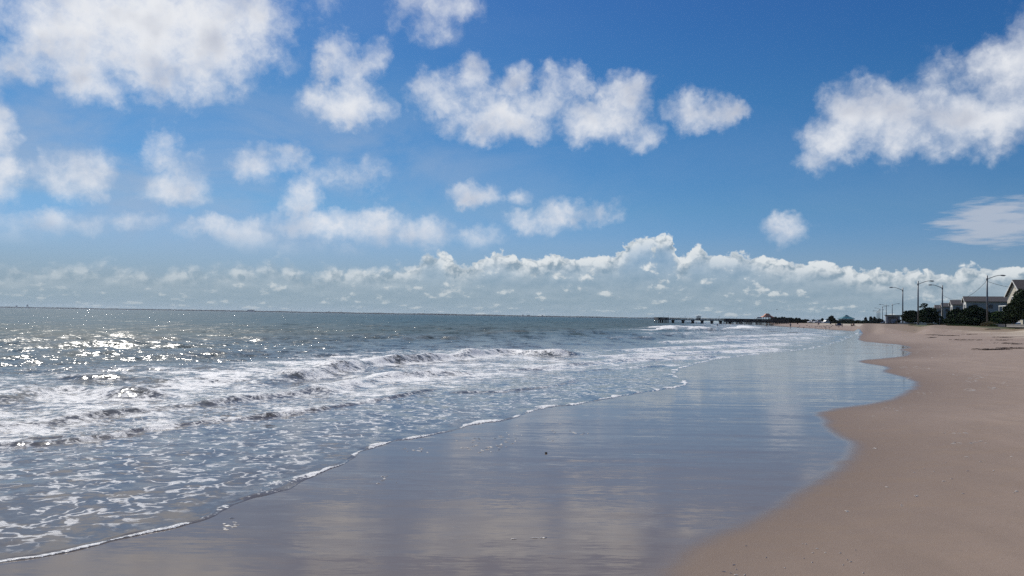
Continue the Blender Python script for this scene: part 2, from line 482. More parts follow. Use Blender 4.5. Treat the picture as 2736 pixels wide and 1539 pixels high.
# breaking waves and bores: crest lines (left to right, sea on the left hand)
CRESTS = [  # photo pixels of the crest, height m, back width, front width, foam 0-1, foam length shoreward, crest line is the leading edge
 ([(-260,1062),(0,1050),(58,1036),(155,1025),(252,1027),(330,1035),(380,1044)], .30, 1.1, .55, .32, 1.4, 'w1'),
 ([(190,1004),(252,1000),(320,999),(388,1004),(440,1012)], .22, .8, .45, .15, .8, 'w1b'),
 ([(370,1032),(440,1022),(520,1014),(640,1008),(740,1004)], .16, .8, .4, .75, 1.6, 'w2'),
 ([(640,1000),(740,990),(820,980),(900,968),(1016,950),(1133,945),(1250,937),(1358,927),(1443,934),(1530,933),(1610,932)], .46, 1.1, .5, .85, 2.0, 'main'),
 ([(820,1042),(900,1022),(1016,999),(1100,990),(1172,987),(1288,985)], .22, .9, .45, .85, 1.6, 'second'),
 ([(1280,985),(1443,980),(1560,966),(1715,955),(1870,951),(2000,946)], .16, 1.2, .5, .75, 1.8, 'second2'),
 ([(-250,1140),(0,1130),(116,1118),(213,1103),(350,1089),(524,1072),(629,1060),(815,1041),(893,1021)], .16, .9, .3, .85, 1.3, 'bore1'),
 ([(-300,1195),(0,1182),(90,1180),(155,1178),(291,1161),(388,1142),(563,1122),(738,1107),(893,1083),(1000,1067),(1075,1053),(1140,1040),(1210,1032)], .085, .9, .10, .85, .8, 'bore2'),
 ([(1140,1046),(1203,1046),(1307,1046),(1380,1040),(1443,1034),(1500,1025),(1528,1017),(1537,1011),(1525,1004),(1500,998)], .07, .6, .14, .8, .35, 'bore3'),
 ([(1502,996),(1637,984),(1793,976),(1859,968)], .05, .6, .12, .85, .3, 'bore4'),
 ([(1060,904),(1110,899),(1170,897),(1220,901)], .32, 1.5, .9, .12, 1.2, 'swell1'),
 ([(1290,889),(1380,882),(1480,882),(1560,884)], .30, 1.8, 1.2, .06, 1.2, 'swell2'),
 ([(-150,905),(0,897),(110,893),(210,897),(270,903)], .34, 1.8, 1.3, .0, 1.2, 'swell3'),
 ([(380,908),(520,901),(640,902),(740,908)], .24, 1.6, 1.2, .0, 1.2, 'swell4'),
 ([(240,936),(300,932),(380,934)], .22, 1.2, .8, .0, 1.2, 'swell5'),
 ([(420,948),(560,941),(640,944)], .20, 1.2, .8, .30, 1.2, 'swell6'),
 ([(1640,901),(1665,899),(1700,899),(1760,901)], .32, 2, 1.2, .5, 1.2, 'swell7'),
 ([(1750,872.5),(1762,871),(1775,872),(1792,876)], .75, 4, 2.2, 1.0, 9, 'far1'),
 ([(1805,872.5),(1830,872),(1860,871),(1878,875)], .85, 4, 2.4, 1.0, 10, 'far2'),
 ([(1955,868.5),(1975,868),(2000,871),(2015,874)], .7, 5, 3, .95, 10, 'far3'),
 ([(1700,893),(1790,889),(1900,886),(2000,885)], .25, 3, 1.5, .55, 5, 'rows1'),
 ([(1850,900),(1960,897),(2080,893),(2180,890)], .16, 2, 1.0, .75, 4, 'rows2'),
 ([(1700,915),(1800,911),(1930,906),(2060,903),(2180,899)], .16, 1.6, .9, .7, 3.5, 'rows3'),
 ([(1600,938),(1720,931),(1850,925),(1980,921),(2120,914)], .14, 1.2, .6, .8, 2.5, 'rows4'),
 ([(1560,957),(1700,944),(1880,939),(2020,934),(2100,928)], .12, 1.0, .5, .8, 2.2, 'rows5'),
]
foam = np.zeros_like(X)       # coverage of white foam
crestv = np.zeros_like(X)     # lit-through green water near a crest
churn = np.zeros_like(X)
nz1 = fbm(X * 0.9, Y * 0.9, 4, 3)
nz2 = fbm(X * 0.25, Y * 0.25, 3, 9)
for (pl, h, wb, wf, fo, fl, nm) in CRESTS:
    line = smooth_line([gp(u, v, h * .85) for u, v in pl], 2)
    xs = [p.x for p in line]; ys = [p.y for p in line]
    M = (X > min(xs) - 14) & (X < max(xs) + 14) & (Y > min(ys) - 14) & (Y < max(ys) + 14)
    ii = np.nonzero(M)[0]
    wob = 0.25 * min(1.0, h * 3)
    qx = X[ii] + wob * fbm(X[ii] * .7, Y[ii] * .7, 3, 21)
    qy = Y[ii] + wob * fbm(X[ii] * .7, Y[ii] * .7, 3, 22)
    d, sd_, t, L = poly_dist(qx, qy, line)
    sgn = d * sd_                                  # + = seaward
    ends = sstep(t, 0, .12) * sstep(1 - t, 0, .12)
    tipd = np.where((t <= 0) | (t >= 1), 0.0, 1.0)
    varr = 0.72 + 0.55 * fbm(t * L * .35 + 7.7, t * 0 + 3.1, 2, 31)
    prof = np.where(sgn > 0, np.exp(-(sgn / wb) ** 2), np.exp(-(np.abs(sgn) / wf) ** 2.2))
    H[ii] += h * varr * ends * prof
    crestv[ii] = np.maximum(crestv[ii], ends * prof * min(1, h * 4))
    if fo > 0:
        flv = fl * (0.65 + 0.9 * np.clip(nz2[ii] + .4, 0, 1.3))
        if nm.startswith('bore'):
            m1 = sstep(sgn, -0.16, -0.02) * (1 - sstep(sgn, fl * 1.2, fl * 1.6 + wb * 2.0))
            rim = 0.9 * np.exp(-((sgn + 0.05) / (.11 + .006 * R[ii])) ** 2) * np.clip(.75 + nz1[ii], 0, 1)
            fm = np.maximum(m1 * (.62 + .55 * nz1[ii]), rim)
        else:
            fm = sstep(sgn, -flv - .4, -flv * .35) * (1 - sstep(sgn, wb * .25, wb * 1.0))
            fm = np.maximum(fm, .55 * sstep(sgn, -flv * 1.9, -flv) * (1 - sstep(sgn, wb, wb * 2.5)))
        fm = fm * ends * fo
        foam[ii] = np.maximum(foam[ii], fm)
        churn[ii] = np.maximum(churn[ii], fm)
# foam left behind by earlier waves, zoned by distance from the edge and by place
zoneA = sstep(S, 3.0, 7.0) * (1 - sstep(S, 17, 28)) * sstep(R, 9, 14)
far_right = sstep(X / np.maximum(Y, 1), .14, .26) * (1 - sstep(S, 30, 60)) * sstep(S, 0.2, 3) * sstep(R, 28, 42)
resid = 0.66 * zoneA * (1 - sstep(R, 45, 75)) + 0.52 * far_right
resid = resid * (0.75 + 0.6 * nz2)
foam = foam * np.clip(.80 + .75 * fbm(X * .45, Y * .45, 3, 95), .72, 1.1)
foam = np.maximum(foam, resid)
lace = sstep(S, 0.1, 0.9) * (1 - sstep(S, 6, 11)) * (1 - sstep(R, 30, 48))
# the edge bead of the last swash, thick in places
fe = fbm(X * .42, Y * .42, 3, 44)
ew = 0.025 + 0.07 * np.clip(fbm(X * 1.6, Y * 1.6, 2, 47) + .3, 0, 1) + 0.75 * np.clip(fe - .08, 0, 1) ** 1.2
ew = ew * np.clip(R / 12, 1, 3.5)
edge_f = sstep(S, -0.03, 0.0) * (1 - sstep(S, ew * .75, ew * 1.35))
edge_n = 0.34 + 0.95 * np.clip(fbm(X * 1.1, Y * 1.1, 3, 51) + .28, 0, 1)
edgev = edge_f * np.clip(edge_n, 0, 1)
# turbulence on the foam
aa = sstep(0.35 / np.maximum(dr, 1e-3), 1, 3)
H += churn * aa * (0.07 * fbm(X * 1.6, Y * 1.6, 3, 61) + 0.04 * fbm(X * 5, Y * 5, 2, 62)) * sstep(S, .5, 4)
base = np.where(S > 0, 0.012 * sstep(S, 0, .12) + 0.012 * sstep(S, 0, 3), 0.14 * S)
Z = base + H * sstep(S, 0, 1.5) + 0.016 * edgev
# far rows sit level so the horizon stays clean
Z = np.where(R > 1500, 0, Z)
sea = grid_mesh('sea', X, Y, Z, shp, keep, dict(foam=foam, crest=crestv, edge=edgev, lace=lace, shore=S, churn=churn))
sea['kind'] = 'structure'

# ------------------------------------------------------------------ beach
rs2 = dist_rows(1.3, 620, [(4.0, 0.02), (30, 0.0032), (220, 0.0014), (1e9, 0.0009)])
rs2 = np.concatenate([[0.3, 0.8, 1.3], rs2])
azs2 = np.radians(np.concatenate([np.arange(-178, -36, 4.0), np.arange(-36, 34, 0.16), np.arange(34, 181, 3.0)]))
X2, Y2, shp2 = make_grid(azs2, rs2)
dW2, _, _, _ = poly_dist(X2, Y2, waterline)
dD2, _, _, _ = poly_dist(X2, Y2, wetline)
S2 = np.where(inside(X2, Y2, sea_poly), -dW2, dW2) - wobble(X2, Y2)
D2 = np.where(inside(X2, Y2, dry_poly), dD2, -dD2) + .12 * fbm(X2 * .8, Y2 * .8, 3, 205) + np.clip(np.hypot(X2, Y2) / 60, .1, 1) * .5 * fbm(X2 * .2, Y2 * .2, 3, 206)
BACK = [Vector((300, -40)), Vector((150, 40)), Vector((112, 90)), Vector((88, 128)), Vector((80.5, 142)), Vector((79.5, 166)), Vector((84, 190)), Vector((104, 235)),
        Vector((160, 345)), Vector((180, 398)), Vector((178, 440)), Vector((150, 474)), Vector((185, 700)), Vector((240, 900)), Vector((540, 2400)), Vector((2540, 7000)), Vector((5240, 9200))]
back_poly = BACK + [Vector((9500, 9200)), Vector((9500, -40))]
dB2, _, _, _ = poly_dist(X2, Y2, BACK)
B2 = np.where(inside(X2, Y2, back_poly), dB2, -dB2)      # + behind the back line
Z2 = beach_z(X2, Y2, S2, D2)
dryk = sstep(D2, 1, 14)
Z2 += dryk * (0.025 * fbm(X2 * .22, Y2 * .22, 4, 71) + 0.02 * fbm(X2 * 1.1, Y2 * 1.1, 3, 72)) * sstep(np.hypot(X2, Y2), 10, 40)
Z2 += 0.002 * fbm(X2 * .5, Y2 * .12, 3, 73) * sstep(S2, 0.2, 2)
scarp = sstep(B2, -3.2, -0.4)
Z2 = Z2 * (1 - scarp) + prom_z(Y2) * scarp - sstep(B2, 3, 5) * .06
sand = grid_mesh('sand', X2, Y2, Z2, shp2, None, dict(wet=D2, shore=S2, back=B2))
sand['kind'] = 'structure'

# a plain sea floor and land so nothing is open below
def quad_sheet(name, pts, z):
    me = bpy.data.meshes.new(name)
    me.from_pydata([(p[0], p[1], z) for p in pts], [], [tuple(range(len(pts)))])
    o = bpy.data.objects.new(name, me); COL.objects.link(o)
    o['kind'] = 'structure'
    return o

# ------------------------------------------------------------------ water material
def new_mat(name):
    mt = bpy.data.materials.new(name)
    mt.use_nodes = True
    q = G(mt.node_tree)
    b = q.n['Principled BSDF']
    return mt, q, b
mt, q, b = new_mat('sea_water')
geo = q.new('ShaderNodeNewGeometry')
P = geo.outputs['Position']
px_, py_, pz_ = q.sep(P)
PXY = q.xyz(px_, py_, 0)
foamA, crestA, edgeA, laceA, shoreA = (q.attr(k) for k in ('foam', 'crest', 'edge', 'lace', 'shore'))
# lace: broken curved strips
wl = q.vm('SCALE', q.vm('SUBTRACT', q.noise(PXY, 1.1, 3, 0.55, color=True), (0.5, 0.5, 0.5)), scale=0.9)
PL_ = q.vm('ADD', PXY, wl)
rid = q.m('ABSOLUTE', q.m('SUBTRACT', q.noise(PL_, 2.7, 2.5, 0.45), 0.5))
msk = q.noise(PXY, 2.9, 3, 0.55)
fine_n = q.noise(PXY, 9, 3, 0.6)
lacef = q.m('MULTIPLY', q.ss(q.m('ADD', rid, q.m('MULTIPLY', q.m('SUBTRACT', fine_n, 0.5), 0.03)), 0.042, 0.016), q.ss(msk, 0.43, 0.51))
spots = q.m('MULTIPLY', q.ss(q.noise(PL_, 3.0, 3, 0.5), 0.66, 0.70), q.ss(msk, 0.44, 0.52))
lacef = q.m('MULTIPLY', q.m('MAXIMUM', lacef, spots), q.m('MULTIPLY', laceA, 0.72))
# dense foam: cellular holes opening as coverage falls
wv = q.vm('SCALE', q.vm('SUBTRACT', q.noise(PXY, 2.0, 4, 0.6, color=True), (0.5, 0.5, 0.5)), scale=0.55)
PV = q.vm('ADD', PXY, wv)
nA = q.noise(PV, 1.4, 7, 0.66)
nB = q.noise(PV, 6.0, 5, 0.65)
nn_ = q.m('ADD', q.m('MULTIPLY', nA, 0.55), q.m('MULTIPLY', nB, 0.45))
dense = q.ss(q.m('ADD', nn_, q.m('MULTIPLY', foamA, 0.30)), 0.615, 0.72)
dense = q.m('MULTIPLY', dense, q.ss(foamA, 0.02, 0.12))
edgen = q.ss(q.m('ADD', edgeA, q.m('MULTIPLY', q.m('SUBTRACT', q.noise(PXY, 14, 3, 0.6), 0.5), 1.3)), 0.42, 0.60)
FO = q.m('MAXIMUM', q.m('MAXIMUM', dense, lacef), edgen, clamp=True)
# body colour: sandy grey-mauve in the shallows, green-teal offshore
shal = q.ss(shoreA, 1.0, 34.0)
shal2 = q.ss(shoreA, 20.0, 160.0)
c1 = q.mix(shal, (0.120, 0.105, 0.092), (0.075, 0.095, 0.082))
c2 = q.mix(shal2, c1, (0.020, 0.070, 0.088))
patch = q.noise(q.vm('MULTIPLY', PXY, (0.02, 0.035, 1)), 1.0, 4, 0.5)
c2 = q.mix(q.m('MULTIPLY', q.ss(patch, 0.4, 0.65), 0.35), c2, (0.045, 0.095, 0.09))
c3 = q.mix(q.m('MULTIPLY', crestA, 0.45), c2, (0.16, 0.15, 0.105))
b.inputs['Base Color'].default_value = (0.1, 0.1, 0.1, 1)
# wave facets: slopes added straight to the surface normal, from ripples up to gust patches
def slope(v, sc, det, k):
    c = q.vm('SUBTRACT', q.noise(v, sc, det, 0.6, color=True), (0.5, 0.5, 0.5))
    return q.vm('MULTIPLY', c, (k, k, 0.0))
ydist = q.m('ABSOLUTE', py_)
near = q.ss(shoreA, 0.5, 32.0, 0.10, 1.0)
far = q.ss(ydist, 25.0, 120.0)
s1 = slope(q.vm('MULTIPLY', PXY, (1.0, 1.5, 1)), 1.6, 4, 2.1)
s2 = slope(q.vm('MULTIPLY', PXY, (1.0, 1.3, 1)), 7.0, 3, 1.25)
s3 = slope(q.vm('MULTIPLY', PXY, (0.45, 0.06, 1)), 1.0, 4, 2.0)
s4 = slope(q.vm('MULTIPLY', PXY, (0.05, 0.012, 1)), 1.0, 4, 0.3)
sl = q.vm('ADD', s1, q.vm('ADD', s2, q.vm('SCALE', q.vm('ADD', s3, s4), scale=far)))
sl = q.vm('SCALE', sl, scale=near)
nrm = q.vm('NORMALIZE', q.vm('ADD', geo.outputs['Normal'], sl))
q.put(b.inputs['Base Color'], c3)
offs = q.ss(shoreA, 4.0, 60.0)
q.put(b.inputs['Roughness'], q.m('ADD', 0.10, q.m('MULTIPLY', offs, 0.26)))
q.put(b.inputs['Specular IOR Level'], q.ss(shoreA, 0.0, 60.0, 0.40, 0.085))
q.put(b.inputs['Coat Weight'], q.m('MULTIPLY', q.ss(shoreA, 1.0, 10.0), 0.024))
q.put(b.inputs['Coat Roughness'], 0.06); q.put(b.inputs['Coat IOR'], 1.33)
q.l.new(nrm, b.inputs['Coat Normal'])
q.put(b.inputs['IOR'], 1.33)
nrm2 = q.vm('NORMALIZE', q.vm('ADD', geo.outputs['Normal'], q.vm('SCALE', sl, scale=q.ss(shoreA, 5.0, 50.0, 1.0, 0.6))))
q.l.new(nrm2, b.inputs['Normal'])
fb = q.new('ShaderNodeBsdfPrincipled')
fcol = q.mix(q.noise(PXY, 20, 2, 0.5), (0.76, 0.755, 0.73), (0.90, 0.895, 0.875))
q.put(fb.inputs['Base Color'], fcol)
q.put(fb.inputs['Roughness'], 0.55)
fbump = q.new('ShaderNodeBump')
q.put(fbump.inputs['Strength'], 1.0); q.put(fbump.inputs['Distance'], 0.085)
q.put(fbump.inputs['Height'], q.m('ADD', q.noise(PXY, 5, 6, 0.72), q.m('MULTIPLY', FO, 0.2)))
q.l.new(fbump.outputs[0], fb.inputs['Normal'])
ms = q.new('ShaderNodeMixShader')
q.l.new(q.m('MULTIPLY', FO, 0.97), ms.inputs[0])
q.l.new(b.outputs[0], ms.inputs[1]); q.l.new(fb.outputs[0], ms.inputs[2])
q.l.new(ms.outputs[0], q.n['Material Output'].inputs[0])
sea.data.materials.append(mt)

# ------------------------------------------------------------------ sand material
mt, q, b = new_mat('beach_sand')
geo = q.new('ShaderNodeNewGeometry')
P = geo.outputs['Position']
wetA, shoreA, backA = (q.attr(k) for k in ('wet', 'shore', 'back'))
wn = q.m('MULTIPLY', q.m('SUBTRACT', q.noise(P, 2.5, 3, 0.6), 0.5), 0.10)
wd = q.m('ADD', wetA, wn)
W = q.ss(wd, 0.14, -0.40)                  # standing film
damp = q.ss(wd, 5.0, -0.5)                  # damp margin beyond it
big = q.noise(P, 0.12, 5, 0.55)
mid = q.noise(q.vm('MULTIPLY', P, (1.0, 0.6, 1)), 0.7, 5, 0.6)
grain = q.noise(P, 90, 3, 0.7)
packed = q.mix(q.m('MULTIPLY', mid, 0.8), (0.275, 0.205, 0.155), (0.330, 0.250, 0.190))
loose = q.mix(q.ss(q.m('ADD', q.m('MULTIPLY', mid, 0.5), q.m('MULTIPLY', big, 0.5)), 0.38, 0.62), (0.37, 0.305, 0.225), (0.52, 0.44, 0.34))
dryc = q.mix(q.ss(q.m('ADD', wd, q.m('MULTIPLY', q.m('SUBTRACT', big, 0.5), 22)), 13, 24), packed, loose)
tr1 = q.noise(q.vm('MULTIPLY', q.vm('ADD', P, q.vm('SCALE', q.noise(P, 0.3, 2, 0.5, color=True), scale=2.0)), (1.6, 0.35, 1)), 1.1, 6, 0.65)
dryc = q.vm('SCALE', dryc, scale=q.ss(tr1, 0.25, 0.75, 0.88, 1.12))
pk = q.noise(P, 14, 2, 0.5)
dryc = q.vm('SCALE', dryc, scale=q.ss(pk, 0.66, 0.74, 1.0, 0.78))
# bands of wrack and footprints on the loose sand
wr = q.noise(q.vm('MULTIPLY', P, (0.35, 0.9, 1)), 0.8, 6, 0.65)
dryc = q.mix(q.m('MULTIPLY', q.m('MULTIPLY', q.ss(wr, 0.60, 0.68), q.ss(wd, 12, 20)), 0.55), dryc, (0.13, 0.10, 0.08))
# brown scarp below the promenade
dryc = q.mix(q.m('MULTIPLY', q.ss(backA, -3.6, -3.0), 0.85), dryc, (0.24, 0.18, 0.125))
dryc = q.mix(q.ss(backA, 2.5, 5.0), dryc, (0.09, 0.10, 0.045))
dampc = q.mix(damp, dryc, (0.205, 0.148, 0.108))
wetc = q.mix(q.ss(shoreA, 0, 3.0), (0.160, 0.128, 0.102), (0.180, 0.144, 0.114))
col = q.mix(W, dampc, wetc)
gr2 = q.m('MULTIPLY', q.m('SUBTRACT', grain, 0.5), q.m('SUBTRACT', 1.0, W))
col = q.vm('SCALE', col, scale=q.m('ADD', 1.0, q.m('MULTIPLY', gr2, 0.35)))
q.put(b.inputs['Base Color'], col)
rb = q.noise(q.vm('MULTIPLY', P, (0.6, 1.7, 1)), 1.3, 5, 0.6)
q.put(b.inputs['Roughness'], q.m('ADD', q.m('MULTIPLY', q.m('SUBTRACT', 1.0, W), 0.50), q.m('ADD', 0.06, q.m('MULTIPLY', q.ss(rb, 0.45, 0.7), 0.10))))
q.put(b.inputs['IOR'], 1.29)
# gentle undulation of the film, rough grains where dry
h = q.m('MULTIPLY', q.m('SUBTRACT', 1.0, W), q.m('ADD', q.m('MULTIPLY', grain, 0.004), q.m('MULTIPLY', q.noise(P, 3.0, 5, 0.6), q.ss(wd, 8, 20, 0.006, 0.09))))
def wslope(sx, sy, sc, det, kx, ky):
    c = q.vm('SUBTRACT', q.noise(q.vm('MULTIPLY', P, (sx, sy, 1)), sc, det, 0.6, color=True), (0.5, 0.5, 0.5))
    return q.vm('MULTIPLY', c, (kx, ky, 0))
calm = q.ss(q.noise(q.vm('MULTIPLY', P, (0.25, 0.6, 1)), 1.0, 4, 0.6), 0.35, 0.65, 0.35, 1.0)
ws = q.vm('ADD', wslope(0.22, 2.2, 1.4, 5, 0.03, 0.13), wslope(0.5, 3.0, 9.0, 3, 0.03, 0.12))
ws = q.vm('SCALE', ws, scale=q.m('MULTIPLY', calm, W))
bump = q.new('ShaderNodeBump')
q.put(bump.inputs['Strength'], 1.0); q.put(bump.inputs['Distance'], 1.0)
q.put(bump.inputs['Height'], h)
q.l.new(q.vm('NORMALIZE', q.vm('ADD', bump.outputs[0], ws)), b.inputs['Normal'])
sand.data.materials.append(mt)
# ------------------------------------------------------------------ object helpers
def mat(name, col, rough=0.7, metal=0.0, var=0.12, scale=3.0, spec=None, bump=0.0):
    mt, q, b = new_mat(name)
    tcn = q.new('ShaderNodeTexCoord')
    n = q.noise(tcn.outputs['Object'], scale, 4, 0.6)
    c = q.vm('SCALE', tuple(col), scale=q.m('ADD', 1.0 - var, q.m('MULTIPLY', n, var * 2)))
    q.put(b.inputs['Base Color'], c)
    q.put(b.inputs['Roughness'], rough); q.put(b.inputs['Metallic'], metal)
    if bump:
        bn_ = q.new('ShaderNodeBump'); q.put(bn_.inputs['Distance'], bump); q.put(bn_.inputs['Height'], n)
        q.l.new(bn_.outputs[0], b.inputs['Normal'])
    return mt
class MB:
    def __init__(s): s.v = []; s.f = []
    def add(s, vs, fs):
        o = len(s.v); s.v += [tuple(v) for v in vs]; s.f += [tuple(i + o for i in f) for f in fs]
    def box(s, c, size, rz=0.0):
        hx, hy, hz = (k / 2 for k in size)
        ca, sa = math.cos(rz), math.sin(rz)
        vs = []
        for z in (-hz, hz):
            for x, y in ((-hx, -hy), (hx, -hy), (hx, hy), (-hx, hy)):
                vs.append((c[0] + x * ca - y * sa, c[1] + x * sa + y * ca, c[2] + z))
        s.add(vs, [(3, 2, 1, 0), (4, 5, 6, 7), (0, 1, 5, 4), (1, 2, 6, 5), (2, 3, 7, 6), (3, 0, 4, 7)])
        return s
    def beam(s, a, b_, w, h=None):
        a, b_ = Vector(a), Vector(b_); h = h or w
        d = (b_ - a).normalized()
        u = d.cross(Vector((0, 0, 1)))
        if u.length < .01: u = Vector((1, 0, 0))
        u.normalize(); v = u.cross(d)
        vs = [p + u * (sx * w / 2) + v * (sz * h / 2) for p in (a, b_) for sx, sz in ((-1, -1), (1, -1), (1, 1), (-1, 1))]
        s.add(vs, [(3, 2, 1, 0), (4, 5, 6, 7), (0, 1, 5, 4), (1, 2, 6, 5), (2, 3, 7, 6), (3, 0, 4, 7)])
        return s
    def tube(s, pts, rad, n=8, cap=True):
        pts = [Vector(p) for p in pts]
        rr = rad if isinstance(rad, (list, tuple)) else [rad] * len(pts)
        o = len(s.v); k = len(pts)
        ref = Vector((0, 0, 1)) if abs((pts[-1] - pts[0]).normalized().z) < .9 else Vector((0, 1, 0))
        for i, p in enumerate(pts):
            d = (pts[min(i + 1, k - 1)] - pts[max(i - 1, 0)]).normalized()
            u = d.cross(ref).normalized(); v = u.cross(d)
            for j in range(n):
                a = 2 * math.pi * j / n
                s.v.append(tuple(p + (u * math.cos(a) + v * math.sin(a)) * rr[i]))
        for i in range(k - 1):
            for j in range(n):
                j2 = (j + 1) % n
                s.f.append((o + i * n + j, o + i * n + j2, o + (i + 1) * n + j2, o + (i + 1) * n + j))
        if cap:
            s.f.append(tuple(o + j for j in range(n))[::-1]); s.f.append(tuple(o + (k - 1) * n + j for j in range(n)))
        return s
    def prism(s, outline, y0, y1, M=None):
        """outline in (x, z), extruded along y"""
        n = len(outline)
        vs = [(x, y0, z) for x, z in outline] + [(x, y1, z) for x, z in outline]
        fs = [tuple(range(n)), tuple(range(2 * n - 1, n - 1, -1))] + [(i + n, (i + 1) % n + n, (i + 1) % n, i) for i in range(n)]
        s.add(vs, fs); return s
    def build(s, name, m, parent=None, smooth=False, loc=None, mesh=None):
        me = bpy.data.meshes.new(name)
        me.from_pydata(s.v, [], s.f)
        bm = bmesh.new(); bm.from_mesh(me); bmesh.ops.recalc_face_normals(bm, faces=bm.faces); bm.to_mesh(me); bm.free()
        if smooth:
            me.polygons.foreach_set('use_smooth', [True] * len(me.polygons))
        me.materials.append(m)
        o = bpy.data.objects.new(name, me); COL.objects.link(o)
        if parent: o.parent = parent
        if loc is not None: o.location = loc
        return o
def tag(o, label=None, cat=None, group=None, kind=None):
    if label: o['label'] = label
    if cat: o['category'] = cat
    if group: o['group'] = group
    if kind: o['kind'] = kind
    return o
def thing(name, label, cat, loc=(0, 0, 0), rz=0.0, group=None):
    o = bpy.data.objects.new(name, None); COL.objects.link(o)
    o.empty_display_size = .2
    o.location = loc; o.rotation_euler = (0, 0, rz)
    return tag(o, label, cat, group)
def kids(o): return [c for c in bpy.data.objects if c.parent == o]
def copy_tree(o, parent=None):
    c = o.copy(); COL.objects.link(c); c.parent = parent
    for k in kids(o): copy_tree(k, c)
    return c
def link_copy(src, parent, loc=None, rz=None):
    c = src.copy(); COL.objects.link(c); c.parent = parent
    if loc is not None: c.location = loc
    if rz is not None: c.rotation_euler = (0, 0, rz)
    return c

def ground_z(x, y):
    X_, Y_ = np.array([x], float), np.array([y], float)
    a = poly_dist(X_, Y_, waterline)[0]; a = np.where(inside(X_, Y_, sea_poly), -a, a)
    d = poly_dist(X_, Y_, wetline)[0]; d = np.where(inside(X_, Y_, dry_poly), d, -d)
    bb = poly_dist(X_, Y_, BACK)[0]; bb = np.where(inside(X_, Y_, back_poly), bb, -bb)
    z = beach_z(X_, Y_, a, d)
    sc = sstep(bb, -3.2, -0.4)
    return float((z * (1 - sc) + prom_z(Y_) * sc - sstep(bb, 3, 5) * .06)[0])
def on_beach(U, V):
    """first point of the beach met by the line of sight through photo pixel (U, V)"""
    d = ray(U, V)
    t = np.concatenate([np.linspace(3, 60, 1200), np.linspace(60, 520, 2400)])
    X_, Y_, Z_ = d.x * t, d.y * t, CAMZ + d.z * t
    a = poly_dist(X_, Y_, waterline)[0]; a = np.where(inside(X_, Y_, sea_poly), -a, a)
    dd = poly_dist(X_, Y_, wetline)[0]; dd = np.where(inside(X_, Y_, dry_poly), dd, -dd)
    bb = poly_dist(X_, Y_, BACK)[0]; bb = np.where(inside(X_, Y_, back_poly), bb, -bb)
    zg = np.maximum(beach_z(X_, Y_, a, dd), 0)
    sc = sstep(bb, -3.2, -0.4)
    zg = zg * (1 - sc) + prom_z(Y_) * sc
    k = int(np.argmax(Z_ <= zg)) if (Z_ <= zg).any() else len(t) - 1
    return Vector((X_[k], Y_[k], zg[k]))
PZ = 2.02      # promenade level

M = dict(
 steel=mat('galvanised_steel', (.16, .17, .18), .5, .6, .15, 4),
 steel_l=mat('lamp_head_grey', (.22, .23, .24), .35, .5, .1, 6),
 lens=mat('lamp_lens', (.5, .5, .48), .15),
 roof=mat('dark_shingle', (.040, .036, .040), .9, 0, .3, 8, bump=.02),
 siding_w=mat('white_siding', (.62, .60, .55), .7, 0, .08, 2),
 siding_c=mat('cream_siding', (.50, .45, .36), .7, 0, .08, 2),
 siding_shade=mat('shaded_grey_siding', (.30, .31, .32), .8, 0, .12, 2),  # house walls turned from the sun, their shade put into the colour
 siding_s=mat('slate_siding', (.21, .235, .27), .8, 0, .12, 2),  # slate walls; on cream-gabled houses the long walls' shade put into colour
 trim=mat('white_trim', (.75, .74, .70), .5, 0, .05),
 glass=mat('window_glass', (.03, .035, .04), .08, 0, .1),
 bark=mat('pine_bark', (.05, .040, .030), .95, 0, .4, 8, bump=.02),
 concrete=mat('weathered_concrete', (.42, .40, .35), .85, 0, .15, 3, bump=.01),
 timber=mat('dark_timber', (.045, .042, .040), .9, 0, .3, 4, bump=.02),
 timber_l=mat('grey_timber', (.16, .15, .14), .85, 0, .25, 4),
 orange=mat('orange_roof', (.62, .24, .13), .6, 0, .15, 2),
 teal=mat('teal_roof', (.04, .17, .20), .5, 0, .15, 2),
 blueg=mat('blue_grey_roof', (.14, .20, .25), .6, 0, .1, 2),
 white=mat('white_paint', (.75, .75, .74), .3, 0, .04),
 silver=mat('silver_paint', (.42, .43, .44), .25, .5, .04),
 darkp=mat('dark_paint', (.03, .035, .045), .25, .3, .04),
 rubber=mat('tyre_rubber', (.02, .02, .02), .85),
 skin=mat('skin', (.42, .25, .17), .6, 0, .06),
 navy=mat('navy_cloth', (.035, .045, .08), .9),
 grey_c=mat('pale_grey_cloth', (.30, .31, .36), .9),
 dark_c=mat('dark_cloth', (.04, .04, .045), .9),
 red_c=mat('rust_cloth', (.22, .07, .05), .9),
 hair=mat('dark_hair', (.025, .02, .016), .8),
 wrack=mat('dry_seaweed', (.045, .030, .024), .95, 0, .4, 20),
 drift=mat('driftwood', (.14, .11, .09), .9, 0, .3, 10),
 gullw=mat('gull_white', (.68, .68, .66), .8),
 gullg=mat('gull_grey', (.16, .17, .18), .8),
 cable=mat('black_cable', (.04, .04, .045), .6),
 asphalt=mat('asphalt', (.05, .05, .052), .9, 0, .2, 2),
 shell=mat('shell_white', (.62, .58, .52), .5, 0, .15, 30),
 coast=mat('far_woods', (.035, .050, .038), 1.0, 0, .35, .01),
 tower=mat('far_tower_concrete', (.30, .30, .30), .8, 0, .05, .1),
)
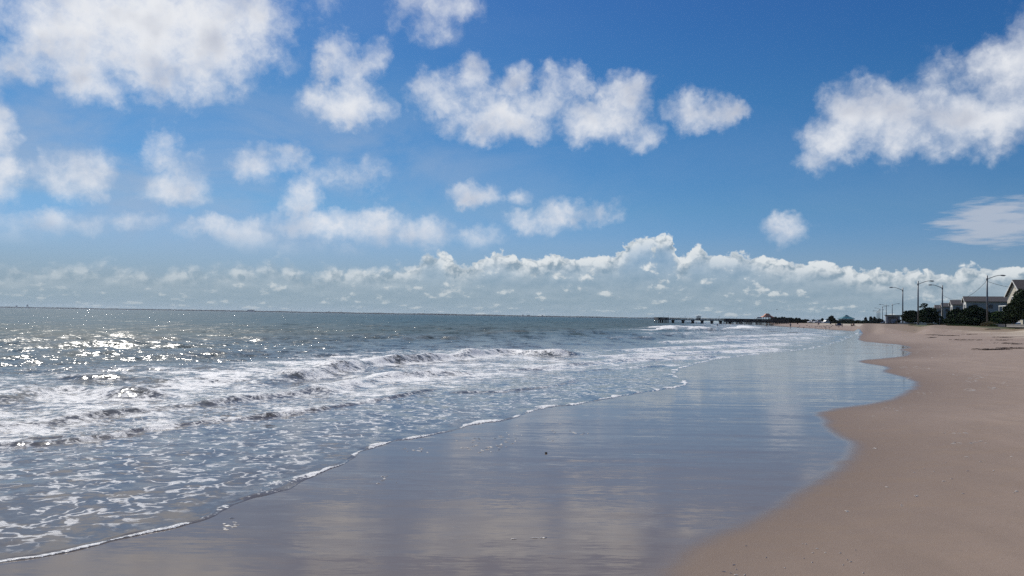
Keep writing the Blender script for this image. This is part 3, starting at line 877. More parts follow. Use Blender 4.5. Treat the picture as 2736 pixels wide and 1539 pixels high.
def leafmat(name, a, b2, scale=.9):
    mt, q, b = new_mat(name)
    gm = q.new('ShaderNodeNewGeometry')
    n = q.noise(gm.outputs['Position'], scale, 4, .6)
    n2 = q.m('ADD', q.m('MULTIPLY', n, .7), q.m('MULTIPLY', gm.outputs['Random Per Island'], .3))
    q.put(b.inputs['Base Color'], q.mix(q.ss(n2, .3, .7), a, b2))
    q.put(b.inputs['Roughness'], .95); q.put(b.inputs['Specular IOR Level'], .1)
    return mt
M['pine'] = leafmat('pine_needles', (.020, .034, .017), (.052, .080, .036))
M['pine2'] = leafmat('green_leaves', (.030, .055, .018), (.070, .110, .035))
M['thicket'] = leafmat('thicket_leaves', (.020, .030, .020), (.050, .065, .040), .3)
M['dune'] = leafmat('dune_grass', (.14, .125, .060), (.26, .22, .13))
M['dunegreen'] = leafmat('green_dune_grass', (.055, .085, .025), (.12, .15, .05))

# ------------------------------------------------------------------ land behind the beach, road
land = quad_sheet('land', [(B.x + 26, B.y) for B in BACK] + [(9500, 9200), (9500, -40)], 1.7)
land.data.materials.append(M['dunegreen'])
def strip(name, line, off0, off1, z, m):
    vs, fs = [], []
    L = smooth_line(line, 2)
    for i, p in enumerate(L):
        d = (L[min(i + 1, len(L) - 1)] - L[max(i - 1, 0)]).normalized()
        nrm_ = Vector((d.y, -d.x))
        vs += [(p.x + nrm_.x * off0, p.y + nrm_.y * off0, z), (p.x + nrm_.x * off1, p.y + nrm_.y * off1, z)]
    fs = [(2 * i, 2 * i + 1, 2 * i + 3, 2 * i + 2) for i in range(len(L) - 1)]
    me = bpy.data.meshes.new(name); me.from_pydata(vs, [], fs); me.materials.append(m)
    o = bpy.data.objects.new(name, me); COL.objects.link(o); o['kind'] = 'structure'
    return o
strip('road', BACK[1:11], 7.0, 14.5, PZ + .024, M['asphalt'])

# ------------------------------------------------------------------ far shore
def far_shore():
    n = 1500
    a0, a1 = math.atan((-150 - 1368) / 2147), math.atan((2120 - 1368) / 2147)
    mb = MB()
    for i in range(n):
        a = a0 + (a1 - a0) * i / (n - 1)
        D0 = 7500 + 260 * math.sin(i * .006)
        x, y = math.tan(a) * D0, D0
        hh = 7.5 + 3.5 * float(fbm(np.array([i * .02]), np.array([.3]), 4, 91)[0]) + 2.4 * float(fbm(np.array([i * .21]), np.array([.9]), 3, 92)[0]) + max(0, (i - n * .55) / n) * -3
        hh = max(2.2, hh) * 1.45
        mb.v += [(x, y, -.4), (x, y + 5, hh * .8), (x * 1.004, y + 30, hh), (x * 1.02, y + 150, hh * .9), (x * 1.025, y + 180, -.4)]
    for i in range(n - 1):
        for k in range(4):
            a = i * 5 + k
            mb.f.append((a, a + 5, a + 6, a + 1))
    o = mb.build('far_woods', M['coast'], smooth=False)
    tag(o, kind='stuff', label='thin dark line of trees along the far shore of the bay', cat='woods')
    for U, w, h, lab in ((72, 8, 27, 'taller of the two hazy towers at the far left of the far shore'), (43, 11, 18, 'lower hazy tower block left of the taller one on the far shore'),
                         (670, 64, 17, 'wide low block standing on the far shore left of centre'), (878, 14, 14, 'small squat block on the far shore right of the wide low block'),
                         (1397, 12, 15, 'left small tower block on the far shore right of centre'), (1412, 30, 13, 'wide middle block of the cluster on the far shore right of centre'), (1449, 14, 13, 'right block of the cluster on the far shore right of centre')):
        p = at(U, 7480)
        t = thing('distant_tower', lab, 'tower block', (p.x, 7480, 0), group='tower blocks on the far shore')
        h *= 1.15
        MB().box((0, 0, h / 2 - .5), (w, 14, h + 1)).build('wall', M['tower'], t)
        MB().box((w * .1, 0, h + .8), (w * .4, 7, 1.6)).build('roof_house', M['tower'], t)
    for U, h, lab in ((778, 30, 'thin mast rising from the far shore left of centre'), (912, 24, 'thin shorter mast on the far shore nearer the centre'), (118, 20, 'thin mast on the far shore near the left edge')):
        p = at(U, 7470)
        tag(MB().tube([(0, 0, 0), (0, 0, h)], [2.0, 1.0], 6).build('mast', M['tower'], loc=(p.x, 7470, 0)), lab, 'mast', 'masts on the far shore')
far_shore()

# ------------------------------------------------------------------ street lamps
def make_lamp():
    t = thing('street_lamp', 'x', 'street lamp')
    MB().tube([(0, 0, 0), (0, 0, .35)], [.22, .20], 12).build('base', M['steel'], t)
    MB().tube([(0, 0, .35), (0, 0, 4.5), (0, 0, 9.1)], [.17, .15, .115], 12).build('pole', M['steel'], t, smooth=True)
    arm = MB().tube([(0, 0, 8.45), (.7, 0, 8.72), (1.5, 0, 9.02), (2.1, 0, 9.14), (2.5, 0, 9.15)], [.07, .06, .055, .05, .05], 8)
    arm.build('arm', M['steel'], t, smooth=True)
    MB().tube([(0, 0, 8.2), (0, 0, 8.58)], .16, 10).build('bracket', M['steel'], t)
    vs = []
    hd = MB()
    for x, w, z0, z1 in ((2.3, .05, 9.10, 9.20), (2.45, .12, 9.05, 9.26), (2.85, .19, 9.04, 9.27), (3.15, .17, 9.06, 9.22), (3.28, .06, 9.10, 9.17)):
        hd.v += [(x, -w, (z0 + z1) / 2), (x, 0, z1), (x, w, (z0 + z1) / 2), (x, 0, z0)]
    for i in range(4):
        for j in range(4):
            hd.f.append((i * 4 + j, i * 4 + (j + 1) % 4, i * 4 + 4 + (j + 1) % 4, i * 4 + 4 + j))
    hd.f += [(0, 1, 2, 3), (19, 18, 17, 16)]
    h = hd.build('lamp_head', M['steel_l'], t)
    MB().box((2.85, 0, 9.03), (.42, .2, .05)).build('lens', M['lens'], h)
    return t
LAMPS = [(2637.8, 143, 0, 'tallest street lamp, beside the grass tuft, its arm pointing right over the long roof'),
 (2453, 166, 0, 'tall street lamp rising through the left pine clump, arm pointing right'),
 (2518, 183, 180, 'street lamp in front of the cream end house, arm pointing left'),
 (2412, 199, 180, 'street lamp just left of the pine clump, arm pointing left'),
 (2384, 349, 0, 'small far street lamp above the flat roofed building, arm pointing right'),
 (2368, 368, 180, 'far street lamp left of the flat roofed building, long arm pointing left'),
 (2358, 399, 0, 'far street lamp whose head glints white in the sun'),
 (2351, 465, 180, 'distant street lamp with left arm, left of the glinting lamp'),
 (2348, 520, 0, 'thin distant street lamp close behind the left-armed one, arm pointing right'),
 (2345.5, 560, 180, 'distant street lamp of the far cluster, second from its left end, arm pointing left'),
 (2343, 600, 180, 'farthest street lamp, leftmost of the whole row')]
proto = make_lamp()
for i, (U, d, rz, lab) in enumerate(LAMPS):
    o = proto if i == 0 else copy_tree(proto)
    p = at(U, d, PZ)
    o.location = (p.x, p.y, float(prom_z(d)) - .1); o.rotation_euler = (0, 0, math.radians(rz + random.uniform(-4, 4)))
    o['label'] = lab; o['group'] = 'street lamps along the promenade'
def lamp_pt(U, d, h):
    p = at(U, d); return Vector((p.x, p.y, PZ + h))
def cable(a, b_, sag, label):
    pts = [a.lerp(b_, k / 24) - Vector((0, 0, sag * 4 * (k / 24) * (1 - k / 24))) for k in range(25)]
    tag(MB().tube(pts, .028, 6).build('overhead_cable', M['cable'], smooth=True), label, 'cable', 'cables between the lamps')
cable(lamp_pt(2637.8, 143, 8.2), lamp_pt(2518, 183, 6.9), 2.1, 'sagging black cable strung leftwards from the tallest street lamp')
cable(lamp_pt(2637.8, 143, 8.0), lamp_pt(2800, 150, 7.4), .7, 'black cable running right from the tallest street lamp past the gable')

# ------------------------------------------------------------------ houses
def house(U, d, theta, L, W, z_e, z_r, side, gable, label, floors=(4.6, 7.2), base=PZ, gwin=True):  # side siding carries the shade of the long walls in its colour
    p = at(U, d)
    t = thing('house', label, 'house', (p.x, p.y, base), math.radians(-theta), 'beach houses behind the pines')
    # local x runs inland, local y away along the road; gable ends at x = 0 and x = L
    ze, zr = z_e - base, z_r - base
    for x0, m_ in ((0, gable), (L, side)):
        MB().prism([(0, 0), (W, 0), (W, ze), (W / 2, zr - .08), (0, ze)], -.1, .1).build('gable_wall', m_, t)
        g_ = t.children[-1] if False else kids(t)[-1]
    walls = [k for k in kids(t) if k.name.startswith('gable_wall')]
    for k, x0 in zip(walls, (0.1, L - .1)):
        # prism lies in x,z: turn it so its outline runs along local y
        k.rotation_euler = (0, 0, math.pi / 2); k.location = (x0, 0, 0)
    sw = MB().box((L / 2, .1, ze / 2), (L - .42, .2, ze - .02)).build('side_wall', side, t)
    MB().box((L / 2, W - .1, ze / 2), (L - .42, .2, ze - .02)).build('side_wall', side, t)
    sl = (zr - ze) / (W / 2); ov = .45
    for s in (0, 1):
        ya, yb = (-ov, W / 2) if s == 0 else (W + ov, W / 2)
        r = MB()
        za = ze - sl * ov
        vs = [(-ov, ya, za + .04), (L + ov, ya, za + .04), (L + ov, yb, zr + .04), (-ov, yb, zr + .04)]
        vs += [(x, y, z + .16) for x, y, z in vs]
        r.add(vs, [(0, 1, 2, 3), (7, 6, 5, 4), (0, 4, 5, 1), (1, 5, 6, 2), (2, 6, 7, 3), (3, 7, 4, 0)])
        r.build('roof', M['roof'], t)
    # barge boards on the sea gable
    for ya, yb in ((-ov, W / 2), (W + ov, W / 2)):
        MB().beam((-ov - .04, ya, ze - sl * ov - .06), (-ov - .04, yb, zr - .02), .05, .24).build('barge_board', M['trim'], t)
    def win(x, y, z, w, h, facing):
        fm = MB()
        if facing == 'sea':
            for a, b_ in (((-w / 2, -h / 2), (w / 2, -h / 2)), ((w / 2, -h / 2), (w / 2, h / 2)), ((w / 2, h / 2), (-w / 2, h / 2)), ((-w / 2, h / 2), (-w / 2, -h / 2)), ((0, -h / 2), (0, h / 2))):
                fm.beam((x, y + a[0], z + a[1]), (x, y + b_[0], z + b_[1]), .1, .12)
            f_ = fm.build('window', M['trim'], t)
            MB().box((x + .01, y, z), (.04, w - .1, h - .1)).build('pane', M['glass'], f_)
        else:
            for a, b_ in (((-w / 2, -h / 2), (w / 2, -h / 2)), ((w / 2, -h / 2), (w / 2, h / 2)), ((w / 2, h / 2), (-w / 2, h / 2)), ((-w / 2, h / 2), (-w / 2, -h / 2))):
                fm.beam((x + a[0], y, z + a[1]), (x + b_[0], y, z + b_[1]), .1, .12)
            f_ = fm.build('window', M['siding_s'], t)
            MB().box((x, y + .01, z), (w - .1, .04, h - .1)).build('pane', M['glass'], f_)
    if gwin:
        for fz in floors:
            for yy in (W * .3, W * .62):
                win(-.06, yy, fz - base + .3, 1.5, 1.25, 'sea')
    for fz in floors:
        for k in range(3):
            win(L * (.18 + .3 * k), -.06, fz - base + .3, 1.1, 1.2, 'side')
    return t
H1 = house(2733, 165, 18, 12, 11.5, 8.7, 11.75, M['siding_s'], M['siding_c'], 'nearest tall cream house at the right edge, window pair under its steep gable', floors=(4.4, 7.4))
MB().box((-1.1, 5.5, 4.35), (2.0, 8.5, .18)).build('balcony', M['trim'], H1)
for yy in (1.4, 4.2, 6.8, 9.6):
    MB().box((-2.0, yy, 2.15), (.16, .16, 4.3)).build('porch_post', M['trim'], H1)
house(2581.3, 236, 24, 13, 8, 8.95, 10.4, M['siding_shade'], M['siding_w'], 'long house with shaded grey walls and a wide dark roof left of the cream gable')
house(2544.8, 275, 24, 9, 8, 8.9, 10.4, M['siding_shade'], M['siding_w'], 'house with shaded grey walls and a white gable sliver, second left of the cream gable house')
house(2519.5, 318, 24, 8, 8, 9.0, 10.4, M['siding_s'], M['siding_c'], 'house with shaded slate blue walls directly behind the left-armed lamp')
house(2501, 355, 24, 8, 8, 8.9, 10.4, M['siding_shade'], M['siding_w'], 'farthest and smallest house of the row, above the left pine clump')
# low flat roofed building farther along
p = at(2386, 330, 1.5)
t = thing('beach_building', 'low dark flat roofed building below the small far street lamp', 'building', (p.x, p.y, PZ), math.radians(-20))
MB().box((0, 2, 1.6), (5.2, 4, 3.2)).build('wall', M['siding_s'], t)
MB().box((0, 1.8, 3.35), (5.8, 5.0, .28)).build('roof', M['roof'], t)
MB().box((0, -.02, 2.3), (3.8, .06, .7)).build('window_band', M['glass'], t)
MB().box((-1.3, -.03, .95), (.95, .06, 1.9)).build('door', M['timber_l'], t)

# ------------------------------------------------------------------ trees and plants
def leaf_cloud(pads, n, size, seed, flat=.5):
    r = np.random.default_rng(seed)
    vol = np.array([p[3] * p[4] * p[5] for p in pads]) ** .8
    pick = r.choice(len(pads), n, p=vol / vol.sum())
    mb = MB()
    for k in pick:
        cx, cy, cz, rx, ry, rz = pads[k]
        v = r.normal(size=3); v /= np.linalg.norm(v)
        q_ = r.uniform(.55, 1.08) ** .6
        c = Vector((cx + v[0] * rx * q_, cy + v[1] * ry * q_, cz + v[2] * rz * q_))
        s = size * r.uniform(.6, 1.5)
        a = Vector(r.normal(size=3)); a.z *= flat; a.normalize()
        b_ = a.cross(Vector(r.normal(size=3))).normalized()
        c2 = a.cross(b_)
        o = len(mb.v)
        mb.v += [tuple(c + a * s), tuple(c + b_ * s * .45), tuple(c - a * s * .8), tuple(c - b_ * s * .45), tuple(c + c2 * s * .5 + a * .2 * s)]
        mb.f += [(o, o + 1, o + 2, o + 3), (o, o + 4, o + 2)]
    return mb
def pine(U, d, w, h, seed, label, m_='pine', lean=0.0, n=2600, group='dark pines along the promenade', size=.20, low=.32, spire=None, name='pine_tree'):
    r = random.Random(seed)
    p = at(U, d, PZ)
    t = thing(name, label, 'tree', (p.x, p.y, float(prom_z(d)) - .15), 0, group)
    tr = MB().tube([(0, 0, -.1), (lean * .3, 0, h * .25), (lean * .7, .1, h * .5), (lean, 0, h * .82)], [.17, .14, .10, .04], 9)
    trunk = tr.build('trunk', M['bark'], t, smooth=True)
    pads = []
    for k in range(9):
        a = k * 2.4 + r.uniform(-.5, .5)
        f = r.uniform(0, 1)
        z = h * (low + .18 + (0.86 - low) * f * .75)
        rad = w / 2 * (1 - .65 * f) * r.uniform(.55, .95)
        pads.append((lean * z / h + math.cos(a) * rad * .75, math.sin(a) * rad * .75, z, w * .31 * (1 - .35 * f), w * .31 * (1 - .35 * f), h * r.uniform(.12, .19)))
        MB().tube([(lean * z / h * .8, 0, z * .72), (pads[-1][0] * .6, pads[-1][1] * .6, z * .92), (pads[-1][0], pads[-1][1], z)], [.06, .045, .02], 6).build('limb', M['bark'], t)
    pads.append((lean * .8, 0, h * .62, w * .36, w * .36, h * .28))
    pads.append((0, 0, h * (low + .22), w * .40, w * .40, h * .2))
    pads.append((lean, 0, h * .86, w * .16, w * .16, h * .12))
    if spire:
        pads.append((lean + spire[0], 0, h * spire[1], w * .14, w * .14, h * .09))
        pads.append((lean + spire[0] * 1.6, 0, h * (spire[1] - .12), w * .12, w * .12, h * .06))
        MB().tube([(lean * .8, 0, h * .7), (lean + spire[0], 0, h * spire[1])], [.05, .03], 6).build('limb', M['bark'], t)
    leaf_cloud(pads, int(n * 1.7), size, seed).build('crown', M[m_], t)
    return t
pine(2438, 176, 5.0, 3.3, 1, 'low spreading dark pine, left half of the left pine clump', lean=-.2, low=.15)
pine(2479, 173, 5.4, 3.9, 2, 'dark pine with an upright tuft, right half of the left pine clump', lean=.2, spire=(-.9, 1.12), low=.12)
pine(2510, 178, 2.2, 2.2, 12, 'small low dark pine at the foot of the left-armed lamp', low=.05, n=1300)
pine(2556, 160, 5.0, 3.5, 3, 'dark pine in front of the shaded grey houses, left of the largest pine', low=.05, n=3000)
pine(2603, 155, 6.6, 4.1, 4, 'largest dense dark pine, in front of the long shaded grey house', low=.02, n=4600, size=.23)
pine(2666, 152, 5.0, 3.0, 5, 'greener bushy tree between the tallest lamp and the cream gable', m_='pine2', low=.02, n=3000)
pine(2708, 141, 4.0, 4.6, 6, 'dark pine partly hiding the window of the cream gable house', low=.25, n=2800, lean=.3)
pine(2738, 138, 5.6, 6.6, 7, 'tall black-green pine cut by the right edge of the photo', low=.20, n=4600, size=.23)
pine(2697, 143, 2.9, 2.8, 8, 'lower drooping pine left of the white car', low=.28, n=1500)
# small far trees
for i, (U, d, w, h, lab) in enumerate([(2221, 470, 4.2, 4.6, 'round lone tree left of the teal pavilion'), (2197, 470, 2.0, 2.9, 'small round bush-like tree left of the round lone tree'),
        (2313, 520, 2.0, 4.2, 'leftmost thin small tree right of the teal pavilion'), (2327, 520, 2.6, 4.7, 'middle one of the three small trees right of the teal pavilion'), (2337, 500, 2.2, 4.4, 'small tree nearest the far lamp cluster'),
        (2376, 338, 3.4, 3.9, 'dark shrub leaning on the left side of the flat roofed building'), (2350, 400, 5.5, 2.9, 'low bush left below the glinting lamp'), (2404, 300, 3.4, 2.1, 'low dark bush right of the flat roofed building')]):
    pine(U, d, w, h, 40 + i, lab, m_='thicket', low=.0 if h < 4 else .25, n=700, size=.34, group='small far trees behind the beach', name='small_tree')
# thicket band
def thicket():
    r = np.random.default_rng(77)
    pads = []
    for U in np.arange(2062, 2385, 2.0):
        f = (U - 2066) / 300
        d = 478 - 70 * max(0, f - .55)
        top = 4.25 if U < 2100 else (3.9 if U < 2140 else (3.2 if U < 2160 else 3.0))
        top += .3 * math.sin(U * .31) + .2 * math.sin(U * .83)
        p = at(U, d)
        for k in range(2):
            pads.append((p.x + r.uniform(-.6, .6), d + k * 3 + r.uniform(-1, 1), 1.2 + (top - 1.2) * .5, .9, 1.4, (top - 1.0) * .5))
    o = leaf_cloud(pads, 15000, .42, 5).build('thicket', M['thicket'])
    tag(o, 'dark continuous thicket behind the far beach between pier and lamps', 'thicket', kind='stuff')
thicket()
def tuft(U, d, w, h, m_, label, n=500, z=PZ, seed=0):
    r = random.Random(seed + int(U))
    p = at(U, d, z)
    mb = MB()
    for _ in range(n):
        a, q_ = r.uniform(0, 6.28), w / 2 * math.sqrt(r.random())
        x, y = math.cos(a) * q_, math.sin(a) * q_ * .7
        hh = h * r.uniform(.5, 1.05) * (1 - .5 * (q_ / (w / 2)) ** 2)
        b_ = r.uniform(0, 6.28); bw = .05
        lx, ly = x + r.uniform(-.35, .35) * h, y + r.uniform(-.35, .35) * h
        o = len(mb.v)
        mb.v += [(x - bw * math.cos(b_), y - bw * math.sin(b_), 0), (x + bw * math.cos(b_), y + bw * math.sin(b_), 0), ((x + lx) / 2 + bw * .6, (y + ly) / 2, hh * .6), (lx, ly, hh)]
        mb.f += [(o, o + 1, o + 2), (o, o + 2, o + 3)]
    ob = mb.build('dune_grass_tuft', M[m_], loc=(p.x, p.y, z - .02))
    tag(ob, label, 'grass tuft', 'grass tufts along the promenade edge')
tuft(2642, 141, 2.6, 1.0, 'dune', 'large tan grass tuft around the foot of the tallest street lamp', 900)
tuft(2488, 168, 1.9, .55, 'dune', 'brown grass tuft below the right end of the left pine clump')
tuft(2560, 150, 4.2, .45, 'dunegreen', 'wide green grass patch under the pines left of the white wall', 900)
tuft(2532, 156, 2.6, .5, 'dune', 'tan grass tuft right of the left-armed lamp foot')
tuft(2655, 140, 1.2, .6, 'dunegreen', 'small green tuft right of the tallest lamp foot', 300)
tuft(2437, 172, 1.8, .45, 'dune', 'low tan tuft at the left end under the pine clump', 300)

# ------------------------------------------------------------------ low walls, posts
def wall(U0, d0, U1, d1, h, label, m_='concrete'):
    a, b_ = at(U0, d0, PZ), at(U1, d1, PZ)
    c = (a + b_) / 2; L = (b_ - a).length
    ang = math.atan2(b_.y - a.y, b_.x - a.x)
    t = thing('low_wall', label, 'low wall', (c.x, c.y, PZ - .05), ang, 'low pale walls at the promenade edge')
    n = max(2, round(L / 1.6))
    blk = MB().box((0, 0, h / 2), (L / n - .03, .28, h)).build('wall_block', M[m_], t, loc=(-L / 2 + L / n / 2, 0, 0))
    for k in range(1, n):
        link_copy(blk, t, loc=(-L / 2 + L / n * (k + .5), 0, 0))
    MB().box((0, 0, h + .04), (L, .36, .08)).build('coping', M[m_], t)
wall(2622, 141.5, 2686, 139.5, .42, 'pale low wall left of the narrow gap, behind the grass tuft')
wall(2691, 139, 2752, 134, .42, 'pale low wall right of the gap, running to the right edge')
wall(2455, 171, 2502, 168, .40, 'pale low wall under the left pine clump')
wall(2402, 176, 2446, 173, .32, 'short faded wall left of the left pine clump')
# small sign post and bin near the second lamp pair
p = at(2510.5, 165, PZ)
t = thing('sign_post', 'thin post with a small plate left of the left-armed lamp foot', 'sign post', (p.x, p.y, PZ - .05))
MB().tube([(0, 0, 0), (0, 0, 1.5)], .04, 8).build('post', M['steel'], t)
MB().box((0, -.05, 1.35), (.32, .03, .42)).build('plate', M['steel_l'], t)

# ------------------------------------------------------------------ cars
def make_car(paint, kind='car'):
    t = thing('parked_car', 'x', 'car')
    L, W_, H_ = (4.5, 1.8, 1.45) if kind == 'car' else (4.7, 1.9, 1.75)
    lower = [(-L / 2, .35), (-L / 2 + .05, .75), (-L / 2 + .35, .88), (-.95, .95), (1.6, .98), (L / 2 - .1, .92), (L / 2, .6), (L / 2 - .05, .32)]
    roofz = H_
    cab = [(-1.0, .94), (-.35, roofz - .04), (.1, roofz), (1.1 if kind == 'car' else 1.8, roofz - .02), (1.75 if kind == 'car' else 2.15, .97)]
    b_ = MB().prism(lower, -W_ / 2, W_ / 2); b_.prism([(x, z) for x, z in cab], -W_ / 2 + .12, W_ / 2 - .12)
    body = b_.build('body', paint, t)
    bv = body.modifiers.new('bevel', 'BEVEL'); bv.width = .06; bv.segments = 2
    sidew = [(-.82, .98), (-.32, roofz - .12), (1.0 if kind == 'car' else 1.7, roofz - .12), (1.5 if kind == 'car' else 1.95, .99)]
    for s in (-1, 1):
        y = s * (W_ / 2 - .118)
        MB().prism(sidew, y - .012, y + .012).build('side_window', M['glass'], t)
    MB().add([(-.93, -.66, 1.0), (-.93, .66, 1.0), (-.42, .60, roofz - .1), (-.42, -.60, roofz - .1)], [(0, 1, 2, 3)]) if False else None
    w = MB(); w.add([(-1.01, -.68, .99), (-1.01, .68, .99), (-.44, .62, roofz - .09), (-.44, -.62, roofz - .09)], [(0, 1, 2, 3)])
    wo = w.build('windscreen', M['glass'], t)
    xr0, xr1 = (1.77, 1.20) if kind == 'car' else (2.17, 1.88)
    w = MB(); w.add([(xr0, -.68, 1.0), (xr0, .68, 1.0), (xr1, .62, roofz - .1), (xr1, -.62, roofz - .1)], [(0, 1, 2, 3)])
    w.build('rear_window', M['glass'], t)
    for x in (-1.4, 1.4):
        for s in (-1, 1):
            wh = MB().tube([(0, -.11, 0), (0, .11, 0)], .33, 16).build('wheel', M['rubber'], t, loc=(x, s * (W_ / 2 - .08), .33))
            MB().tube([(0, -.12, 0), (0, .12, 0)], .19, 12).build('rim', M['silver'], wh)
    for s in (-1, 1):
        MB().box((-L / 2 + .03, s * .62, .68), (.08, .3, .14)).build('headlight', M['lens'], t)
        MB().box((L / 2 - .03, s * .66, .75), (.08, .26, .14)).build('tail_light', M['red_c'], t)
    return t
def put_car(o, U, d, rz, label, z=PZ):
    if z == PZ: z = float(prom_z(d)) - .04
    p = at(U, d, z)
    o.location = (p.x, p.y, z); o.rotation_euler = (0, 0, math.radians(rz))
    o['label'] = label; o['group'] = 'cars parked behind the beach'
c_w = make_car(M['white'], 'suv'); c_s = make_car(M['silver']); c_d = make_car(M['darkp'])
put_car(c_w, 2705, 160, 70, 'white car glimpsed under the right-hand pines behind the low wall', PZ)
put_car(c_s, 2466, 205, 10, 'silver car seen between the trunks under the left pine clump')
put_car(c_d, 2366, 372, 20, 'dark car with a sun glint on its windscreen left of the flat roofed building')
put_car(copy_tree(c_s), 2432, 208, 12, 'silver car behind the short faded wall left of the pine clump')
put_car(copy_tree(c_w), 2184, 452, 15, 'white car in the thicket gap, middle of the three far white cars', 1.3)
put_car(copy_tree(c_w), 2168, 455, 20, 'white car leftmost of the three in front of the far thicket', 1.3)
put_car(copy_tree(c_w), 2206, 449, 25, 'white car rightmost of the three, just left of the round lone tree', 1.3)

# ------------------------------------------------------------------ pier
PY = 455.0
def px_x(U, d=PY): return at(U, d).x
t = thing('pier', 'long dark fishing pier on piles reaching out from the far beach', 'pier', (px_x(2095), PY, 0))
ox = px_x(2095)
xa, xb, xc, xd = px_x(1753) - ox, px_x(1781) - ox, px_x(1932) - ox, 2.0
MB().box(((xb + xd) / 2, 0, 1.80), (xd - xb, 4.0, .36)).build('deck', M['timber_l'], t)
MB().box(((xa + xb) / 2 - .01, 0, 1.80), (xb - xa, 13, .5)).build('end_platform', M['timber'], t)
# rails: posts and horizontal boards, both sides
rail_post = MB().box((0, 0, .55), (.14, .14, 1.1)).build('rail_post', M['timber'], t, loc=(xb, -1.93, 1.98))
n = 0
x = xb + 1.8
while x < xd:
    link_copy(rail_post, t, loc=(x, -1.93, 1.98)); x += 1.8; n += 1
x = xb
while x < xd:
    link_copy(rail_post, t, loc=(x, 1.93, 1.98)); x += 3.6
for z in (2.30, 2.62, 3.05):
    for y in (-1.93, 1.93):
        MB().box(((xb + xd) / 2, y * 1.03, z), (xd - xb, .06, .14 if z < 3 else .10)).build('rail_board', M['timber'], t)
for z in (2.2, 2.42, 2.64, 2.86, 3.06):
    MB().box(((xa + xb) / 2, -6.45, z), (xb - xa, .08, .19)).build('rail_board', M['timber'], t)
    MB().box((xa + .05, 0, z), (.08, 12.9, .19)).build('rail_board', M['timber'], t)
pile = MB().tube([(0, 0, -2.5), (0, 0, 1.62)], .17, 8).build('pile', M['timber'], t, loc=(xa + .4, -6, 0))
for k in range(1, 10):
    link_copy(pile, t, loc=(xa + .4 + k * .6, -6, 0))
for k in range(6):
    link_copy(pile, t, loc=(xa + .4 + k * 1.05, 0, 0)); link_copy(pile, t, loc=(xa + .4 + k * 1.05, 6, 0))
for U in (1798, 1825, 1851, 1876, 1902, 1925):
    for y in (-1.5, 0, 1.5):
        for dx_ in (-.3, .3):
            link_copy(pile, t, loc=(px_x(U) - ox + dx_, y, 0))
    MB().box((px_x(U) - ox, 0, 1.45), (1.2, 4.2, .34)).build('pile_cap', M['timber'], t)
x = xc
k = 0
while x < xd:
    for y in (-2.0, 2.0):
        link_copy(pile, t, loc=(x + random.uniform(-.15, .15), y, 0))
    x += .72 if k % 7 else 1.3
    k += 1
MB().box(((xc + xd) / 2, -2.12, 2.35), (xd - xc, .10, 1.35)).build('board_screen', M['timber'], t)
MB().box(((xc + xd) / 2, -2.12, 1.35), (xd - xc, .16, .5)).build('fender_board', M['timber'], t)
def pavilion(name, label, cat, U, d, zb, w, tiers, mroof, posts=4, dep=None, wall_m=None):
    """tiers: (half width, z eave, half width top, z top)"""
    p = at(U, d)
    t = thing(name, label, cat, (p.x, d, zb))
    dep = dep or w
    for (w0, z0, w1, z1) in tiers:
        r = MB(); k = dep / w
        r.add([(-w0, -w0 * k, z0 - zb), (w0, -w0 * k, z0 - zb), (w0, w0 * k, z0 - zb), (-w0, w0 * k, z0 - zb),
               (-w1, -w1 * k, z1 - zb), (w1, -w1 * k, z1 - zb), (w1, w1 * k, z1 - zb), (-w1, w1 * k, z1 - zb)],
              [(3, 2, 1, 0), (4, 5, 6, 7), (0, 1, 5, 4), (1, 2, 6, 5), (2, 3, 7, 6), (3, 0, 4, 7)])
        r.build('roof', mroof, t)
        MB().box((0, 0, z0 - zb - .06), (w0 * 2 - .04, w0 * 2 * k - .04, .12)).build('eave_board', M['timber_l'], t)
    z0 = tiers[0][1]
    hw = w / 2 - .35
    for i in range(posts):
        x = -hw + 2 * hw * i / (posts - 1)
        for y in (-hw * dep / w, hw * dep / w):
            MB().box((x, y, (z0 - zb) / 2 - .06), (.18, .18, z0 - zb - .13)).build('post', M['timber_l'], t)
    if wall_m:
        MB().box((0, 0, (z0 - zb) / 2 - .1), (w * .86, dep * .8, z0 - zb - .22)).build('wall', wall_m, t)
    return t
pavilion('gazebo', 'small open gazebo standing halfway along the pier', 'gazebo', 1866.5, PY, 1.98, 2.5, [(1.35, 4.0, .12, 4.55)], M['blueg'])
op = pavilion('beach_pavilion', 'open pavilion with a two-tier orange roof at the shore end of the pier', 'pavilion', 2050, 452, 1.98, 6.4, [(3.4, 4.25, 1.85, 5.1), (1.75, 5.25, .75, 6.3)], M['orange'], 5, 3.6)
MB().box((0, 0, .5), (6.2, .1, .9)).build('railing', M['timber_l'], op)
pavilion('shelter', 'low blue-grey roofed shelter joined left of the orange pavilion', 'shelter', 2027.5, 452.6, 1.98, 2.6, [(1.45, 3.75, 1.0, 4.2)], M['blueg'], 3, 2.2)
pavilion('teal_pavilion', 'pavilion with a two-tier teal hip roof rising behind the thicket', 'pavilion', 2261, 486, 1.3, 8.0, [(4.2, 4.25, 1.5, 5.55), (1.45, 5.75, .35, 6.55)], M['teal'], 4, 6.5, M['siding_s'])
def pier_pole(U, h, label):
    t = thing('pier_lamp', label, 'lamp post', (px_x(U), PY + 1.8, 1.98), 0, 'thin lamp posts on the pier')
    MB().tube([(0, 0, 0), (0, 0, h)], .05, 6).build('pole', M['steel'], t)
    MB().box((.2, 0, h), (.5, .14, .08)).build('lamp_head', M['steel_l'], t)
